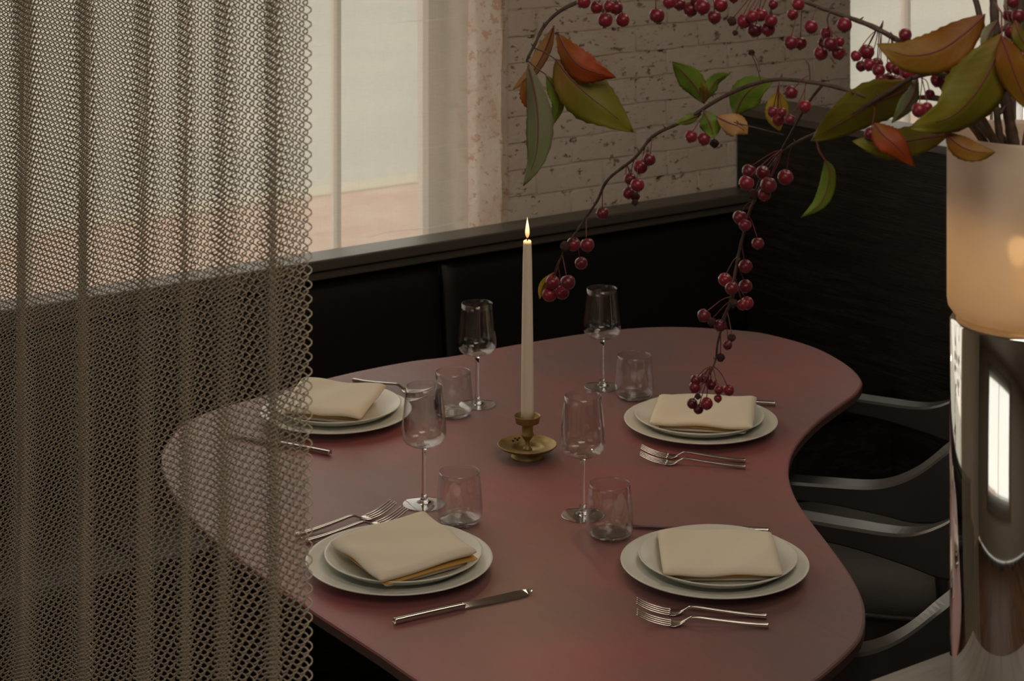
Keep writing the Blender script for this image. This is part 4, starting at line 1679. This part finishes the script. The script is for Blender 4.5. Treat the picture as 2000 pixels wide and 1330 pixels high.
add_berry(rB, oB, sB, PB, 1435, 235, 6.5, dried=True, node=(1440, 243, 2.15))
add_berry(rB, oB, sB, PB, 1468, 103, 7, dried=True, node=(1484, 140, 2.13))
for b in [(1268, 311, 13), (1251, 326, 14), (1231, 349, 12), (1245, 361, 14), (1228, 377, 12), (1177, 416, 13), (1135, 514, 12.5), (1120, 477, 14), (1147, 478, 14), (1079, 551, 14), (1109, 551, 15), (1073, 575, 14.5), (1098, 571, 14)]:
    add_berry(rB, oB, sB, PB, *b)
for b in [(1240, 384, 10), (1240, 395, 7), (1104, 481, 11)]:
    add_berry(rB, oB, sB, PB, *b, dried=True)
leaf(rB, oB, [(1084, 532, 2.36), (1068, 548, 2.365), (1058, 566, 2.37), (1054, 584, 2.37)], 7, 'yellow_leaf', roll=.4)

# --- branch C : from the vase down, hanging over the table
rC, oC, sC, PC = branch('hanging branch heavy with red berries dangling above the far right plate',
    [(1970, 335, 2.0, 6), (1925, 240, 1.96, 6), (1850, 150, 1.96, 5), (1790, 150, 1.98, 4.4), (1735, 180, 2.0, 4), (1690, 208, 2.03, 3.8), (1640, 236, 2.06, 3.4), (1598, 258, 2.1, 3.2), (1558, 277, 2.14, 3), (1526, 300, 2.17, 2.8), (1503, 330, 2.19, 2.8), (1482, 372, 2.2, 3), (1465, 410, 2.21, 3), (1453, 455, 2.22, 3), (1442, 500, 2.23, 3), (1434, 545, 2.24, 2.8), (1426, 590, 2.25, 2.6), (1413, 630, 2.26, 2.4), (1402, 668, 2.27, 2.2), (1398, 700, 2.28, 2), (1390, 722, 2.28, 1.8), (1382, 738, 2.28, 1.4)], 120,
    extra=[[(1606, 166, 2.07, 3.2), (1582, 196, 2.09, 2.8), (1556, 240, 2.12, 2.2), (1530, 286, 2.16, 2), (1510, 325, 2.18, 1.8)]])
for b in [(1534, 346, 15.5), (1490, 337, 14), (1463, 334, 14), (1501, 361, 16), (1458, 357, 15), (1493, 380, 13), (1445, 424, 14), (1455, 439, 12.5), (1480, 475, 12), (1456, 520, 13.5), (1416, 546, 13.5), (1429, 563, 13), (1456, 559, 13.5),
          (1459, 592, 13), (1450, 595, 11), (1375, 616, 13), (1406, 636, 12), (1421, 674, 9.5), (1359, 742, 11), (1357, 756, 11.5), (1375, 739, 10), (1389, 751, 11), (1404, 761, 9.5), (1423, 762, 11), (1402, 778, 8), (1352, 788, 10.5), (1380, 788, 12.5), (1364, 799, 10)]:
    nd_ = None
    if b[1] > 730:
        nd_ = (1390 + (b[0] - 1385) * .12, 716, 2.28)
    elif 324 < b[1] < 395:
        nd_ = (1528 if b[0] < 1520 else 1548, 282 if b[0] > 1520 else 292, 2.16)
    add_berry(rC, oC, sC, PC, *b, node=nd_)
for b in [(1472, 379, 12), (1432, 592, 9.5), (1390, 628, 9.5), (1429, 659, 8.5), (1407, 698, 9), (1363, 774, 6.5)]:
    add_berry(rC, oC, sC, PC, *b, dried=True)
for b in [(1572, 207, 13), (1543, 233, 11)]:
    add_berry(rC, oC, sC, PC, *b, node=(1575, 160, 2.085), Z=2.08)
for b in [(1510, 218, 12), (1520, 233, 13), (1527, 219, 10)]:
    add_berry(rC, oC, sC, PC, *b, node=(1522, 160, 2.1), Z=2.1 + rbz.uniform(-.02, .02))
add_berry(rC, oC, sC, PC, 1545, 180, 13.5, node=(1578, 148, 2.085), Z=2.09)
leaf(rC, oC, [(1521, 178, 2.13), (1519, 205, 2.13), (1517, 230, 2.13), (1523, 256, 2.13)], 20, 'yellow_leaf', roll=.1)
leaf(rC, oC, [(1794, 162, 1.99), (1745, 186, 2.0), (1690, 212, 2.03), (1635, 245, 2.06), (1584, 274, 2.1)], 37, 'olive_leaf', roll=.25, fold=.3)
leaf(rC, oC, [(1792, 150, 1.99), (1784, 185, 1.985), (1765, 215, 1.98), (1741, 240, 1.98)], 15, 'grey_green_leaf', roll=.5)
leaf(rC, oC, [(1611, 312, 2.1), (1620, 335, 2.1), (1616, 368, 2.1), (1600, 400, 2.1), (1564, 425, 2.1)], 15, 'green_leaf', roll=.35, petiole=[(1594, 272, 2.1), (1600, 295, 2.1)], serr=.02)
leaf(rC, oC, [(1852, 262, 1.96), (1790, 272, 1.97), (1730, 282, 1.98), (1664, 276, 1.99)], 27, 'olive_leaf', roll=-.2)
leaf(rC, oC, [(1708, 240, 1.97), (1724, 262, 1.965), (1750, 285, 1.96), (1786, 325, 1.96)], 24, 'red_orange_leaf', roll=.1, serr=.06)
add_berry(rC, oC, sC, PC, 1700, 261, 12.5, node=(1708, 205, 2.02), Z=1.985)
for b in [(1795, 215, 15), (1811, 210, 11), (1816, 184, 10)]:
    add_berry(rC, oC, sC, PC, *b, node=(1800, 152, 1.97), Z=1.94 + rbz.uniform(-.02, .02))

# --- branch D : upper right, thick, runs out of the top of the frame
rD, oD, sD, PD = branch('thick upper branch running from the vase to the top edge with many berry clusters',
    [(1955, 330, 2.0, 8), (1912, 262, 1.99, 8), (1865, 205, 1.99, 7), (1820, 140, 2.0, 6.5), (1772, 92, 2.02, 6), (1742, 72, 2.04, 5.6), (1700, 50, 2.06, 5.2), (1640, 28, 2.08, 4.8), (1575, 4, 2.1, 4.4), (1510, -28, 2.12, 4), (1420, -52, 2.14, 3.4), (1320, -70, 2.16, 2.6)], 90,
    extra=[[(1622, 22, 2.08, 1.8), (1616, 36, 2.08, 1.6), (1618, 52, 2.08, 1.2)], [(1712, 58, 2.05, 3), (1740, 70, 2.04, 3.4), (1768, 94, 2.02, 3)]])
for b, nd_ in [((1307, 3, 14), (1330, -66, 2.16)), ((1327, 8, 13), (1335, -66, 2.16)), ((1349, 18, 15), (1345, -64, 2.15)), ((1372, 13, 16), (1375, -60, 2.15)), ((1407, 9, 15), (1400, -55, 2.14)), ((1395, 33, 14), (1395, -55, 2.14)), ((1433, -4, 10), (1420, -52, 2.14)), ((1361, -2, 13), (1360, -60, 2.15)),
               ((1453, 41, 15), (1500, -32, 2.12)), ((1470, 31, 13), (1500, -32, 2.12)), ((1486, 28, 14), (1505, -30, 2.12)), ((1474, 58, 15), (1495, -34, 2.12)), ((1500, 57, 14), (1510, -28, 2.12)), ((1506, 40, 13), (1515, -26, 2.12)), ((1510, 8, 10), (1520, -22, 2.12)),
               ((1548, 28, 11.5), (1560, -3, 2.1)), ((1559, 8, 13), (1562, -2, 2.1)), ((1584, 52, 14), (1597, 12, 2.09)), ((1545, 83, 14), (1566, 2, 2.1)), ((1563, 84, 13), (1568, 4, 2.1)),
               ((1614, 65, 12), (1618, 50, 2.08)), ((1609, 84, 12), (1618, 50, 2.08)), ((1622, 85, 14), (1618, 50, 2.08)), ((1603, 104, 14), (1618, 50, 2.08)), ((1637, 103, 14), (1618, 50, 2.08)), ((1640, 81, 10), (1618, 50, 2.08)), ((1649, 48, 15), (1655, 34, 2.075)),
               ((1768, 68, 13), (1790, 108, 2.01)), ((1672, 109, 11), (1712, 58, 2.055)), ((1693, 101, 15), (1712, 58, 2.055)), ((1682, 129, 11), (1712, 58, 2.055)), ((1698, 126, 13), (1714, 58, 2.055)), ((1713, 124, 12), (1716, 60, 2.05)), ((1716, 137, 13), (1718, 60, 2.05)), ((1720, 154, 11), (1722, 62, 2.05)),
               ((1753, 134, 13), (1742, 74, 2.04)), ((1774, 142, 16), (1776, 96, 2.02)), ((1741, 131, 12), (1740, 72, 2.04)), ((1735, 154, 12), (1738, 72, 2.04)), ((1748, 160, 14), (1744, 76, 2.04)), ((1759, 165, 15), (1750, 80, 2.03)), ((1763, 179, 13), (1756, 84, 2.03)), ((1773, 164, 11), (1766, 90, 2.02)),
               ((1832, 156, 15), (1850, 110, 1.98)), ((1850, 154, 15), (1856, 112, 1.98)), ((1839, 139, 13), (1850, 110, 1.98)), ((1859, 137, 12), (1860, 112, 1.98)),
               ((1978, 3, 13), (1962, -30, 1.98)), ((1989, 31, 14), (1965, -30, 1.98)), ((1970, 30, 12), (1962, -28, 1.98)), ((1976, 63, 14), (1960, 10, 1.97)), ((1988, 89, 13), (1962, 14, 1.97)), ((1996, 109, 13), (1964, 20, 1.97))]:
    add_berry(rD, oD, sD, PD, *b, node=nd_, Z=nd_[2] + rbz.uniform(-.022, .022))
add_berry(rD, oD, sD, PD, 1430, 41, 10, node=(1490, -34, 2.12), dried=True)
add_berry(rD, oD, sD, PD, 1436, 64, 6, node=(1490, -34, 2.12), dried=True)
leaf(rD, oD, [(1924, 28, 1.92), (1880, 68, 1.915), (1830, 100, 1.915), (1770, 108, 1.92), (1712, 86, 1.93)], 36, 'amber_leaf', roll=-.15, fold=.25)

# --- branch E : the thick stem itself with the large leaves at the right edge
rE, oE, sE, PE = branch('thick upright stem rising from the vase at the right edge with the largest leaves',
    [(1990, 400, 2.0, 13), (1985, 330, 2.0, 12.5), (1978, 272, 2.0, 12), (1966, 205, 1.99, 11), (1954, 140, 1.98, 10), (1946, 70, 1.97, 9), (1940, 0, 1.97, 8), (1930, -90, 1.98, 7), (1925, -200, 2.0, 4)], 50,
    extra=[[(1992, 395, 2.01, 5), (1998, 300, 2.03, 5), (2012, 215, 2.05, 4)], [(1968, 215, 1.99, 5), (1985, 180, 2.0, 4), (1992, 120, 2.0, 3)]])
leaf(rE, oE, [(1957, 66, 1.90), (1941, 118, 1.89), (1906, 180, 1.885), (1856, 228, 1.885), (1779, 250, 1.89)], 50, 'olive_leaf', roll=.35, fold=.35, petiole=[(1942, 4, 1.95), (1956, 25, 1.91)])
leaf(rE, oE, [(1957, 70, 1.885), (1972, 115, 1.88), (1990, 165, 1.88), (2016, 222, 1.885)], 27, 'amber_leaf', roll=.1)
leaf(rE, oE, [(1846, 258, 1.905), (1872, 282, 1.90), (1905, 296, 1.895), (1944, 297, 1.895)], 20, 'amber_leaf', roll=0.2)
leaf(rE, oE, [(1983, 40, 1.94), (1990, 65, 1.935), (2000, 85, 1.935), (2016, 110, 1.935)], 14, 'olive_leaf', roll=.4)
leaf(rE, oE, [(1948, 40, 1.91), (1935, 60, 1.905), (1925, 85, 1.90), (1921, 120, 1.90)], 12, 'grey_green_leaf', roll=.7)
for b in [(1884, 122, 1.9)]:
    pass
